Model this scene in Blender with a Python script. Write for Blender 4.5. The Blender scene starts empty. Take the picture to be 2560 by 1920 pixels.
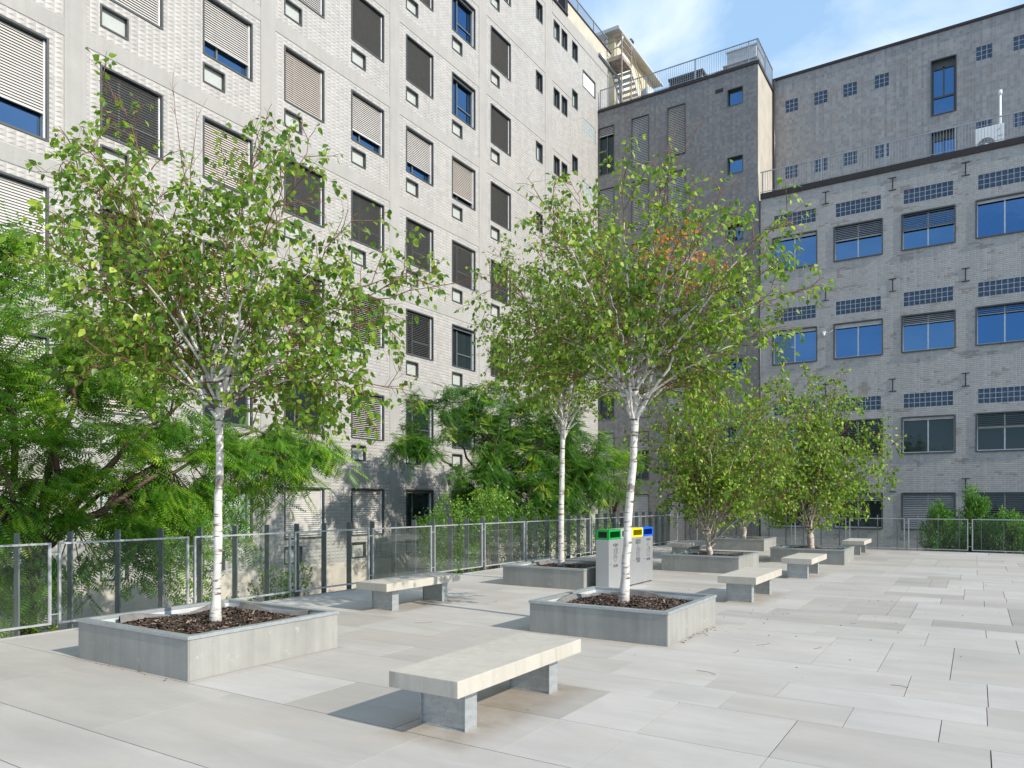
import bpy, bmesh, math, random
import numpy as np
from mathutils import Vector, Matrix
R = math.radians
scene = bpy.context.scene
COL = scene.collection

# ------------------------------------------------------------------ camera
CAM_H = 1.7
TH = math.atan((2440 - 1280) / 1824.6)
cam_d = bpy.data.cameras.new('camera')
cam = bpy.data.objects.new('camera', cam_d)
COL.objects.link(cam)
cam.location = (0, 0, CAM_H)
cam.rotation_euler = (R(90), 0, TH)
cam_d.sensor_width = 36
cam_d.lens = 1824.6 / 2560 * 36
cam_d.shift_y = (1252 - 960) / 2560
cam_d.clip_start = 0.05
cam_d.clip_end = 2000
scene.camera = cam

# ------------------------------------------------------------------ light
SUN_E, SUN_A = R(31.8), R(4.6)
sun_d = bpy.data.lights.new('sun', 'SUN')
sun_d.energy = 4.5
sun_d.angle = R(0.53)
sun_d.color = (1.0, 0.925, 0.80)
sun = bpy.data.objects.new('sun', sun_d)
COL.objects.link(sun)
ldir = Vector((-math.cos(SUN_E) * math.cos(SUN_A), math.cos(SUN_E) * math.sin(SUN_A), -math.sin(SUN_E)))
sun.rotation_euler = ldir.to_track_quat('-Z', 'Y').to_euler()
sun.location = (30, -5, 40)

world = bpy.data.worlds.new('World')
scene.world = world
world.use_nodes = True
wn = world.node_tree
wn.nodes.clear()
w_out = wn.nodes.new('ShaderNodeOutputWorld')
w_bg = wn.nodes.new('ShaderNodeBackground')
w_sky = wn.nodes.new('ShaderNodeTexSky')
w_sky.sky_type = 'NISHITA'
w_sky.sun_disc = False
w_sky.sun_elevation = SUN_E
w_sky.sun_rotation = R(90) + SUN_A
w_sky.air_density = 1.0
w_sky.dust_density = 0.6
w_sky.ozone_density = 1.6
w_bg.inputs['Strength'].default_value = 0.15
w_tc = wn.nodes.new('ShaderNodeTexCoord')
w_map = wn.nodes.new('ShaderNodeMapping')
w_map.inputs['Scale'].default_value = (1.0, 1.0, 2.2)
w_map.inputs['Location'].default_value = (0.35, 0.1, 0.4)
w_no = wn.nodes.new('ShaderNodeTexNoise')
w_no.inputs['Scale'].default_value = 3.2
w_no.inputs['Detail'].default_value = 7
w_no.inputs['Roughness'].default_value = 0.55
w_no.inputs['Distortion'].default_value = 0.35
w_rmp = wn.nodes.new('ShaderNodeValToRGB')
w_rmp.color_ramp.elements[0].position = 0.44
w_rmp.color_ramp.elements[1].position = 0.70
w_mx = wn.nodes.new('ShaderNodeMix')
w_mx.data_type = 'RGBA'
w_mx.inputs[7].default_value = (5.6, 6.3, 7.4, 1)
w_veil = wn.nodes.new('ShaderNodeMix')
w_veil.data_type = 'RGBA'
w_veil.inputs[0].default_value = 0.62
w_veil.inputs[7].default_value = (3.0, 4.8, 6.9, 1)
wn.links.new(w_tc.outputs['Generated'], w_map.inputs['Vector'])
wn.links.new(w_map.outputs['Vector'], w_no.inputs['Vector'])
wn.links.new(w_no.outputs['Fac'], w_rmp.inputs['Fac'])
wn.links.new(w_rmp.outputs['Color'], w_mx.inputs[0])
wn.links.new(w_sky.outputs['Color'], w_veil.inputs[6])
wn.links.new(w_veil.outputs[2], w_mx.inputs[6])
wn.links.new(w_mx.outputs[2], w_bg.inputs['Color'])
wn.links.new(w_bg.outputs['Background'], w_out.inputs['Surface'])

scene.view_settings.view_transform = 'Standard'
scene.view_settings.look = 'None'
scene.view_settings.exposure = 0.26
scene.view_settings.gamma = 1
scene.render.engine = 'CYCLES'
scene.cycles.max_bounces = 8
scene.cycles.transparent_max_bounces = 24

# ------------------------------------------------------------------ materials
class NT:
    def __init__(s, name):
        s.m = bpy.data.materials.new(name)
        s.m.use_nodes = True
        s.t = s.m.node_tree
        s.t.nodes.clear()
        s.out = s.t.nodes.new('ShaderNodeOutputMaterial')
    def n(s, typ, ins=None, **kw):
        nd = s.t.nodes.new('ShaderNode' + typ)
        for k, v in kw.items():
            setattr(nd, k, v)
        for k, v in (ins or {}).items():
            s.set(nd, k, v)
        return nd
    def set(s, nd, k, v):
        sock = nd.inputs[k]
        if hasattr(v, 'is_output'):
            s.t.links.new(v, sock)
        elif isinstance(v, (tuple, list)) and len(v) == 3 and sock.type == 'RGBA':
            sock.default_value = (*v, 1)
        else:
            sock.default_value = v
    def math(s, op, a, b=0.0, c=None, clamp=False):
        nd = s.n('Math', {0: a, 1: b}, operation=op, use_clamp=clamp)
        if c is not None:
            s.set(nd, 2, c)
        return nd.outputs[0]
    def mix(s, f, a, b, blend='MIX'):
        nd = s.n('Mix', data_type='RGBA', blend_type=blend)
        s.set(nd, 0, f)
        s.set(nd, 6, a)
        s.set(nd, 7, b)
        return nd.outputs[2]
    def noise(s, vec, scale, detail=4, rough=0.55, dist=0.0):
        nd = s.n('TexNoise', {'Scale': scale, 'Detail': detail, 'Roughness': rough, 'Distortion': dist})
        if vec is not None:
            s.set(nd, 'Vector', vec)
        return nd.outputs['Fac']
    def maprange(s, v, a, b, c=0.0, d=1.0, smooth=False):
        nd = s.n('MapRange', {0: v, 1: a, 2: b, 3: c, 4: d})
        if smooth:
            nd.interpolation_type = 'SMOOTHSTEP'
        return nd.outputs[0]
    def pos(s, scale=None):
        p = s.n('NewGeometry').outputs['Position']
        if scale:
            return s.n('VectorMath', {0: p, 1: scale}, operation='MULTIPLY').outputs[0]
        return p
    def obj(s, scale=None):
        p = s.n('TexCoord').outputs['Object']
        if scale:
            return s.n('VectorMath', {0: p, 1: scale}, operation='MULTIPLY').outputs[0]
        return p
    def attr(s, name):
        return s.n('Attribute', attribute_name=name).outputs['Fac']
    def bump(s, h, strength=0.3, dist=0.01):
        return s.n('Bump', {'Height': h, 'Strength': strength, 'Distance': dist}).outputs[0]
    def bsdf(s, color, rough=0.6, metal=0.0, spec=0.5, normal=None, **kw):
        p = s.n('BsdfPrincipled', {'Base Color': color, 'Roughness': rough, 'Metallic': metal,
                                   'Specular IOR Level': spec})
        if normal is not None:
            s.set(p, 'Normal', normal)
        for k, v in kw.items():
            s.set(p, k, v)
        s.t.links.new(p.outputs[0], s.out.inputs[0])
        return p

MAT = {}
def plain(name, color, rough=0.5, metal=0.0, var=0.12, scale=6.0, spec=0.5):
    t = NT(name)
    f = t.noise(t.obj(), scale, 5)
    k = t.maprange(f, 0.3, 0.7, 1 - var, 1 + var)
    c = t.n('VectorMath', {0: color, 3: k}, operation='SCALE').outputs[0]
    t.bsdf(c, rough, metal, spec)
    MAT[name] = t.m
    return t.m

plain('dark_frame', (0.058, 0.066, 0.07), 0.45)
plain('mid_frame', (0.11, 0.125, 0.135), 0.4)
plain('light_frame', (0.52, 0.55, 0.58), 0.35)
plain('white_guide', (0.72, 0.74, 0.76), 0.4)
plain('blind_light', (0.51, 0.495, 0.475), 0.45, var=0.06)
plain('blind_dark', (0.27, 0.265, 0.26), 0.4, var=0.06)  # darker blind copy: shaded undersides of open slats put into the colour
plain('blind_beige', (0.46, 0.42, 0.38), 0.5, var=0.06)
plain('blind_pale', (0.44, 0.44, 0.44), 0.5, var=0.06)
plain('blind_tan', (0.44, 0.42, 0.395), 0.5, var=0.06)
plain('blind_grey', (0.36, 0.37, 0.38), 0.45, var=0.06)
plain('frosted', (0.43, 0.455, 0.435), 0.25, var=0.05)
plain('interior', (0.02, 0.022, 0.025), 0.8)
plain('cap_metal', (0.04, 0.036, 0.038), 0.5, spec=0.2)
plain('anchor_black', (0.025, 0.024, 0.025), 0.7, spec=0.1)
plain('rail_metal', (0.33, 0.35, 0.37), 0.35, metal=0.5)
plain('post_metal', (0.135, 0.155, 0.17), 0.4, metal=0.1, scale=3)
plain('frame_steel', (0.38, 0.40, 0.42), 0.35, metal=0.25, var=0.15, scale=9)
plain('cream', (0.56, 0.48, 0.31), 0.8, var=0.08, scale=2)
plain('cream_light', (0.48, 0.45, 0.37), 0.85, var=0.15, scale=1.5)
plain('white_paint', (0.75, 0.76, 0.76), 0.4, var=0.03)
plain('unit_grey', (0.42, 0.44, 0.46), 0.5)
plain('rust_steel', (0.30, 0.25, 0.21), 0.6, var=0.4, scale=5)
plain('black_plastic', (0.01, 0.01, 0.012), 0.5)
plain('bin_body', (0.46, 0.475, 0.49), 0.30, metal=0.55, var=0.04, scale=3)
plain('bin_green', (0.0, 0.30, 0.045), 0.35, var=0.06)
plain('bin_grey', (0.36, 0.37, 0.38), 0.4, var=0.06)
plain('bin_yellow', (0.86, 0.70, 0.0), 0.35, var=0.05)
plain('bin_blue', (0.0, 0.10, 0.72), 0.35, var=0.05)
plain('bin_orange', (0.55, 0.26, 0.02), 0.5)
plain('bin_navy', (0.10, 0.11, 0.35), 0.5)
plain('ink', (0.06, 0.06, 0.07), 0.6)
plain('soil', (0.24, 0.21, 0.16), 0.95, var=0.5, scale=3)
plain('felt', (0.17, 0.165, 0.16), 0.95, var=0.25, scale=8)
plain('liner_metal', (0.62, 0.65, 0.68), 0.4, metal=0.2, var=0.08)
plain('pipe_dark', (0.03, 0.03, 0.035), 0.4)
plain('logo_blue', (0.10, 0.42, 0.62), 0.4)

def galvanised():
    t = NT('galvanised')
    v = t.n('TexVoronoi', {'Scale': 55.0, 'Vector': t.obj()})
    n1 = t.noise(t.obj((1, 1, 4)), 5, 6, 0.6)
    k = t.math('ADD', t.maprange(v.outputs['Color'], 0, 1, 0.9, 1.1), t.maprange(n1, 0.25, 0.75, -0.16, 0.16))
    c = t.n('VectorMath', {0: (0.40, 0.43, 0.445), 3: k}, operation='SCALE').outputs[0]
    t.bsdf(c, 0.42, 0.45)
    MAT['galvanised'] = t.m
galvanised()

def concrete(name, color, var=0.14, speck=0.06, bump=0.15, streak=0.0, rough=0.85):
    t = NT(name)
    p = t.pos()
    a = t.noise(p, 1.3, 6, 0.6)
    b = t.noise(p, 60, 3, 0.7)
    k = t.math('ADD', t.maprange(a, 0.3, 0.7, 1 - var, 1 + var), t.maprange(b, 0.3, 0.7, -speck, speck))
    if streak:
        s_ = t.noise(t.pos((9, 9, 0.35)), 1.0, 4, 0.6)
        k = t.math('ADD', k, t.maprange(s_, 0.35, 0.7, streak, -streak))
    c = t.n('VectorMath', {0: color, 3: k}, operation='SCALE').outputs[0]
    if name in ('bench_concrete', 'planter_panel'):
        pore = t.maprange(t.noise(p, 95, 2, 0.5), 0.70, 0.74)
        c = t.mix(t.math('MULTIPLY', pore, 0.6), c, (0.16, 0.15, 0.13))
        drip = t.maprange(t.noise(t.pos((7, 7, 0.5)), 1.0, 5, 0.65), 0.56, 0.72, 0, 0.5)
        sz = t.n('SeparateXYZ', {0: t.n('NewGeometry').outputs['Normal']}).outputs[2]
        drip = t.math('MULTIPLY', drip, t.math('SUBTRACT', 1.0, t.math('ABSOLUTE', sz)))
        c = t.mix(drip, c, (0.22, 0.205, 0.18))
        eff = t.maprange(t.noise(p, 7, 6, 0.75), 0.60, 0.70, 0, 0.35)
        c = t.mix(eff, c, (0.62, 0.61, 0.57))
    t.bsdf(c, rough, 0, 0.3, t.bump(b, bump, 0.004))
    MAT[name] = t.m
concrete('concrete_band', (0.345, 0.34, 0.33), 0.07, 0.08, 0.3, 0.04)
concrete('concrete_plinth', (0.50, 0.46, 0.41), 0.22, 0.22, 0.8)
concrete('bench_concrete', (0.44, 0.415, 0.365), 0.08, 0.05, 0.3, 0.06)
concrete('planter_panel', (0.28, 0.282, 0.267), 0.16, 0.02, 0.06, 0.08, 0.6)
concrete('render_pale', (0.42, 0.39, 0.345), 0.12, 0.03, 0.1, 0.05)
concrete('garden_wall', (0.30, 0.28, 0.25), 0.3, 0.1, 0.4, 0.1)

def tile_mat(name, axis, tw, th, cols, joint, relief, jw=0.05, bumpd=0.02, bstr=0.8, patch=None, rough=0.35, spec=0.5, colvar=0.0):
    """stack-bonded ceramic tiles: colour per tile, real joint and relief in the bump"""
    t = NT(name)
    sp = t.n('SeparateXYZ', {0: t.pos()})
    u = t.math('DIVIDE', sp.outputs[axis], tw)
    v = t.math('DIVIDE', sp.outputs[2], th)
    fu, fv = t.math('FRACT', t.math('ADD', u, 200.0)), t.math('FRACT', t.math('ADD', v, 200.0))
    iu, iv = t.math('FLOOR', u), t.math('FLOOR', v)
    cb = t.n('CombineXYZ', {0: iu, 1: iv, 2: 0.0})
    wn_ = t.n('TexWhiteNoise', {'Vector': cb.outputs[0]}, noise_dimensions='3D')
    rmp = t.n('ValToRGB', {0: wn_.outputs['Value']})
    el = rmp.color_ramp.elements
    while len(el) < len(cols):
        el.new(0.5)
    for i, c in enumerate(cols):
        el[i].position = i / (len(cols) - 1)
        el[i].color = (*c, 1)
    col = rmp.outputs['Color']
    if patch:
        pn = t.noise(t.n('VectorMath', {0: cb.outputs[0], 1: (0.11, 0.16, 1)}, operation='MULTIPLY').outputs[0], 1.0, 2, 0.8)
        pn2 = t.math('ADD', pn, t.maprange(wn_.outputs['Value'], 0, 1, -0.06, 0.06))
        col = t.mix(t.maprange(pn2, 0.625, 0.635), col, patch)
    if colvar:
        cw = t.n('TexWhiteNoise', {'W': iu}, noise_dimensions='1D')
        k0 = t.maprange(cw.outputs['Value'], 0, 1, 1 - colvar, 1 + colvar)
        col = t.n('VectorMath', {0: col, 3: k0}, operation='SCALE').outputs[0]
    big = t.noise(t.pos(), 0.35, 5, 0.6)
    k = t.math('ADD', t.maprange(big, 0.3, 0.7, 0.97, 1.03), t.maprange(t.noise(t.pos((2.5, 2.5, 0.18)), 1.0, 4, 0.6), 0.35, 0.7, 0.015, -0.025))
    col = t.n('VectorMath', {0: col, 3: k}, operation='SCALE').outputs[0]
    eu = t.math('MINIMUM', fu, t.math('SUBTRACT', 1.0, fu))
    ev = t.math('MINIMUM', fv, t.math('SUBTRACT', 1.0, fv))
    jm = t.math('MAXIMUM', t.maprange(eu, 0.0, jw, 1, 0), t.maprange(ev, 0.0, jw * tw / th, 1, 0))
    col = t.mix(t.math('MULTIPLY', jm, 0.75), col, joint)
    if relief == 'pyramid':
        h = t.math('MINIMUM', t.math('MULTIPLY', eu, 1.0), t.math('MULTIPLY', t.maprange(fv, 0, 0.36, 0, 1), 0.5))
        h = t.math('MINIMUM', h, t.math('MULTIPLY', t.maprange(fv, 0.36, 1.0, 1, 0), 0.5))
    elif relief == 'convex':
        h = t.math('MULTIPLY', t.math('MULTIPLY', t.math('MULTIPLY', fv, t.math('SUBTRACT', 1.0, fv)), 4.0),
                   t.maprange(eu, 0, 0.12, 0, 1, True))
    else:
        h = t.math('SUBTRACT', 1.0, jm)
        h = t.math('ADD', h, t.math('MULTIPLY', t.noise(t.pos(), 14, 3), 0.5))
    t.bsdf(col, rough, 0, spec, t.bump(h, bstr, bumpd))
    MAT[name] = t.m
tile_mat('relief_tiles', 1, 0.187, 0.107, [(0.355, 0.345, 0.335), (0.39, 0.38, 0.368), (0.42, 0.41, 0.395)],
         (0.30, 0.29, 0.27), 'pyramid', 0.03, 0.042, 0.75, None, 0.45, 0.35, colvar=0.04)
tile_mat('grey_tiles_small', 0, 0.124, 0.078, [(0.305, 0.305, 0.305), (0.335, 0.335, 0.332), (0.365, 0.362, 0.358)],
         (0.27, 0.265, 0.26), 'convex', 0.03, 0.006, 0.7, (0.255, 0.235, 0.215), 0.32, 0.45, colvar=0.05)
tile_mat('grey_tiles_tall', 0, 0.124, 0.15, [(0.205, 0.203, 0.205), (0.25, 0.246, 0.245), (0.29, 0.284, 0.28)],
         (0.42, 0.41, 0.40), 'flat', 0.03, 0.004, 0.6, (0.245, 0.22, 0.205), 0.25, 0.6, colvar=0.09)
tile_mat('grey_tiles_dark', 0, 0.124, 0.115, [(0.14, 0.14, 0.143), (0.168, 0.167, 0.168), (0.205, 0.202, 0.20)],
         (0.17, 0.17, 0.17), 'flat', 0.035, 0.004, 0.5, (0.15, 0.147, 0.147), 0.25, 0.6, colvar=0.08)

def window_glass():
    t = NT('window_glass')
    wob = t.noise(t.obj(), 1.2, 2)
    n = t.bump(wob, 0.12, 0.03)
    fr = t.n('LayerWeight', {'Blend': 0.35}).outputs['Fresnel']
    rn = t.n('ObjectInfo').outputs['Random']
    gc_ = t.mix(rn, (0.11, 0.27, 0.56), (0.19, 0.37, 0.62))
    g = t.n('BsdfGlossy', {'Color': gc_, 'Roughness': 0.01, 'Normal': n})
    d = t.n('BsdfDiffuse', {'Color': (0.010, 0.016, 0.022)})
    mx = t.n('MixShader', {0: t.math('ADD', t.math('MULTIPLY', fr, 0.5), 0.5, clamp=True), 1: d.outputs[0], 2: g.outputs[0]})
    t.t.links.new(mx.outputs[0], t.out.inputs[0])
    MAT['window_glass'] = t.m
window_glass()
def dark_glass():
    t = NT('dark_glass')
    g = t.n('BsdfGlossy', {'Color': (0.5, 0.6, 0.62), 'Roughness': 0.02})
    d = t.n('BsdfDiffuse', {'Color': (0.016, 0.024, 0.026)})
    fr = t.n('LayerWeight', {'Blend': 0.3}).outputs['Fresnel']
    mx = t.n('MixShader', {0: t.math('ADD', t.math('MULTIPLY', fr, 0.6), 0.06, clamp=True), 1: d.outputs[0], 2: g.outputs[0]})
    t.t.links.new(mx.outputs[0], t.out.inputs[0])
    MAT['dark_glass'] = t.m
dark_glass()
def pale_glass():
    t = NT('pale_glass')
    g = t.n('BsdfGlossy', {'Color': (0.7, 0.8, 0.8), 'Roughness': 0.02})
    d = t.n('BsdfDiffuse', {'Color': (0.42, 0.52, 0.50)})
    mx = t.n('MixShader', {0: 0.15, 1: d.outputs[0], 2: g.outputs[0]})
    t.t.links.new(mx.outputs[0], t.out.inputs[0])
    MAT['pale_glass'] = t.m
pale_glass()
def fence_glass():
    t = NT('fence_glass')
    tr = t.n('BsdfTransparent', {'Color': (0.955, 0.97, 0.962)})
    g = t.n('BsdfGlossy', {'Color': (0.9, 0.93, 0.92), 'Roughness': 0.01})
    d = t.n('BsdfDiffuse', {'Color': (0.30, 0.32, 0.30)})
    fr = t.n('LayerWeight', {'Blend': 0.25}).outputs['Fresnel']
    m1 = t.n('MixShader', {0: 0.03, 1: tr.outputs[0], 2: d.outputs[0]})
    m2 = t.n('MixShader', {0: t.math('MULTIPLY', fr, 0.22), 1: m1.outputs[0], 2: g.outputs[0]})
    t.t.links.new(m2.outputs[0], t.out.inputs[0])
    MAT['fence_glass'] = t.m
fence_glass()
def glass_block():
    t = NT('glass_block')
    n = t.noise(t.pos(), 28, 3, 0.6)
    c = t.mix(t.maprange(n, 0.35, 0.65), (0.008, 0.022, 0.055), (0.045, 0.085, 0.15))
    t.bsdf(c, 0.2, 0, 0.4, t.bump(n, 0.6, 0.02))
    MAT['glass_block'] = t.m
    t = NT('glass_block_pale')
    n = t.noise(t.pos(), 28, 3, 0.6)
    c = t.mix(t.maprange(n, 0.35, 0.65), (0.30, 0.35, 0.37), (0.48, 0.52, 0.52))
    t.bsdf(c, 0.15, 0, 0.6, t.bump(n, 0.5, 0.02))
    MAT['glass_block_pale'] = t.m
glass_block()

def paving_mat():
    t = NT('paving_stone')
    r = t.attr('rnd')
    p = t.pos()
    a = t.noise(t.n('VectorMath', {0: t.pos((0.5, 2.2, 1)), 1: t.n('CombineXYZ', {0: t.math('MULTIPLY', r, 40.0), 1: 0.0, 2: t.math('MULTIPLY', r, 17.0)}).outputs[0]}, operation='ADD').outputs[0], 1.0, 7, 0.62, 0.6)
    f = t.noise(p, 150, 3, 0.7)
    fs = t.noise(t.pos((3, 14, 1)), 3.0, 5, 0.7)
    st = t.noise(p, 0.45, 5, 0.65, 0.4)
    base = t.n('ValToRGB', {0: r})
    el = base.color_ramp.elements
    el[0].position, el[0].color = 0.0, (0.47, 0.445, 0.415, 1)
    el[1].position, el[1].color = 1.0, (0.635, 0.61, 0.585, 1)
    e = el.new(0.22); e.color = (0.56, 0.53, 0.495, 1)
    e = el.new(0.6); e.color = (0.61, 0.58, 0.55, 1)
    k = t.math('ADD', t.maprange(a, 0.28, 0.72, 0.86, 1.08), t.maprange(f, 0.3, 0.7, -0.025, 0.025))
    k = t.math('ADD', k, t.maprange(fs, 0.3, 0.7, -0.025, 0.025))
    k = t.math('MULTIPLY', k, t.maprange(st, 0.35, 0.65, 0.92, 1.04))
    c = t.n('VectorMath', {0: base.outputs['Color'], 3: t.math('MULTIPLY', k, 0.76)}, operation='SCALE').outputs[0]
    dirt = t.maprange(t.noise(p, 0.9, 7, 0.72), 0.50, 0.72, 0, 0.42)
    c = t.mix(dirt, c, (0.42, 0.37, 0.31))
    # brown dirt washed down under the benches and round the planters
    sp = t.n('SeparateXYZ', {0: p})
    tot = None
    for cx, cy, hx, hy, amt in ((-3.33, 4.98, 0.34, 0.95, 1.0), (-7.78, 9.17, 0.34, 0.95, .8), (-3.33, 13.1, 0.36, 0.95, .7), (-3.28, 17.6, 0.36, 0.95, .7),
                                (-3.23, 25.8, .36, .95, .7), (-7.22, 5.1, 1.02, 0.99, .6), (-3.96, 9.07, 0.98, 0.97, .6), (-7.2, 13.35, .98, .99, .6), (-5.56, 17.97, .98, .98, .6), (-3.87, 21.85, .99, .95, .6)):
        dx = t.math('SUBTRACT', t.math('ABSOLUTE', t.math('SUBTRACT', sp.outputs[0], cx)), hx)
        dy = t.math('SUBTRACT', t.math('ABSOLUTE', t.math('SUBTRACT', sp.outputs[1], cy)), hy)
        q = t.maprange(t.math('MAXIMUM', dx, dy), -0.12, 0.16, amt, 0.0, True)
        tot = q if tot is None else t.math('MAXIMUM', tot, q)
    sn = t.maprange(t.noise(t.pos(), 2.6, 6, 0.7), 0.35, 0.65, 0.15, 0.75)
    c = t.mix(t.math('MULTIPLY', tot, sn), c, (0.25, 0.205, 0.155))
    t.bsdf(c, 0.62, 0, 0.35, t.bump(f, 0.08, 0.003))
    MAT['paving_stone'] = t.m
paving_mat()

def bark(name, base, dark, white=True):
    t = NT(name)
    o = t.obj()
    ln = t.noise(t.n('VectorMath', {0: o, 1: (3.5, 3.5, 24)}, operation='MULTIPLY').outputs[0], 1.0, 4, 0.6)
    bg = t.noise(t.n('VectorMath', {0: o, 1: (4.5, 4.5, 5.5)}, operation='MULTIPLY').outputs[0], 1.0, 5, 0.6)
    m = t.math('MAXIMUM', t.maprange(ln, 0.555, 0.61), t.maprange(bg, 0.565, 0.64, 0, 0.8))
    c = t.mix(m, base, dark)
    soft = t.noise(o, 9, 4)
    c = t.n('VectorMath', {0: c, 3: t.maprange(soft, 0.3, 0.7, 0.85, 1.08)}, operation='SCALE').outputs[0]
    t.bsdf(c, 0.75, 0, 0.3, t.bump(t.math('ADD', ln, bg), 0.35, 0.01))
    MAT[name] = t.m
bark('birch_bark', (0.60, 0.58, 0.555), (0.14, 0.105, 0.085))
bark('young_bark', (0.50, 0.44, 0.385), (0.13, 0.09, 0.07))
bark('brown_bark', (0.10, 0.07, 0.05), (0.035, 0.026, 0.02))
plain('birch_branch', (0.42, 0.36, 0.31), 0.7, var=0.35, scale=12)
plain('twig_red', (0.17, 0.075, 0.045), 0.6, var=0.25, scale=8)
plain('twig_brown', (0.10, 0.075, 0.05), 0.7, var=0.3, scale=8)

def leaf_mat(name, stops, trans=(0.3, 0.5, 0.05), tf=0.38, spec=0.35, rough=0.42):
    t = NT(name)
    r = t.attr('rnd')
    ramp = t.n('ValToRGB', {0: r})
    el = ramp.color_ramp.elements
    while len(el) < len(stops):
        el.new(0.5)
    for i, (p, c) in enumerate(stops):
        el[i].position = p
        el[i].color = (*c, 1)
    col = ramp.outputs['Color']
    vein = t.noise(t.pos(), 40, 2)
    col = t.n('VectorMath', {0: col, 3: t.maprange(vein, 0.3, 0.7, 0.85, 1.15)}, operation='SCALE').outputs[0]
    bs = t.n('BsdfPrincipled', {'Base Color': col, 'Roughness': rough, 'Specular IOR Level': spec})
    tcol = t.mix(0.5, t.n('VectorMath', {0: col, 3: 2.2}, operation='SCALE').outputs[0], trans)
    tl = t.n('BsdfTranslucent', {'Color': tcol})
    mx = t.n('MixShader', {0: tf, 1: bs.outputs[0], 2: tl.outputs[0]})
    t.t.links.new(mx.outputs[0], t.out.inputs[0])
    MAT[name] = t.m
leaf_mat('birch_leaf', [(0.0, (0.018, 0.07, 0.012)), (0.35, (0.06, 0.15, 0.016)), (0.60, (0.15, 0.27, 0.024)), (0.82, (0.34, 0.45, 0.06)), (0.93, (0.50, 0.55, 0.15)), (0.955, (0.52, 0.15, 0.04)), (1.0, (0.58, 0.17, 0.05))], (0.50, 0.70, 0.05), 0.40, 0.3, 0.38)
leaf_mat('locust_leaf', [(0.0, (0.022, 0.085, 0.012)), (0.35, (0.075, 0.20, 0.02)), (0.7, (0.19, 0.35, 0.03)), (0.9, (0.34, 0.50, 0.04)), (1.0, (0.5, 0.56, 0.07))], (0.4, 0.68, 0.05), 0.42, 0.3, 0.35)
leaf_mat('locust_leaf_dark', [(0.0, (0.014, 0.06, 0.01)), (0.4, (0.04, 0.13, 0.014)), (0.75, (0.10, 0.23, 0.02)), (0.9, (0.26, 0.42, 0.035)), (1.0, (0.5, 0.56, 0.07))], (0.26, 0.5, 0.04), 0.30, 0.35, 0.33)
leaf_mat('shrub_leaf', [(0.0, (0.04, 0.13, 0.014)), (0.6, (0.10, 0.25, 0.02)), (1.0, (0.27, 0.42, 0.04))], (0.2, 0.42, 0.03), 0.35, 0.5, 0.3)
leaf_mat('needle_leaf', [(0.0, (0.03, 0.11, 0.014)), (0.6, (0.07, 0.21, 0.022)), (1.0, (0.18, 0.34, 0.035))], (0.15, 0.35, 0.03), 0.3, 0.3, 0.5)
def mulch_mat():
    t = NT('mulch')
    r = t.attr('rnd')
    ramp = t.n('ValToRGB', {0: r})
    el = ramp.color_ramp.elements
    el[0].color = (0.035, 0.024, 0.02, 1)
    el[1].color = (0.36, 0.29, 0.24, 1)
    e = el.new(0.5); e.color = (0.10, 0.065, 0.05, 1)
    e = el.new(0.85); e.color = (0.19, 0.13, 0.10, 1)
    t.bsdf(ramp.outputs[0], 0.7, 0, 0.4)
    MAT['mulch'] = t.m
mulch_mat()

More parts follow.
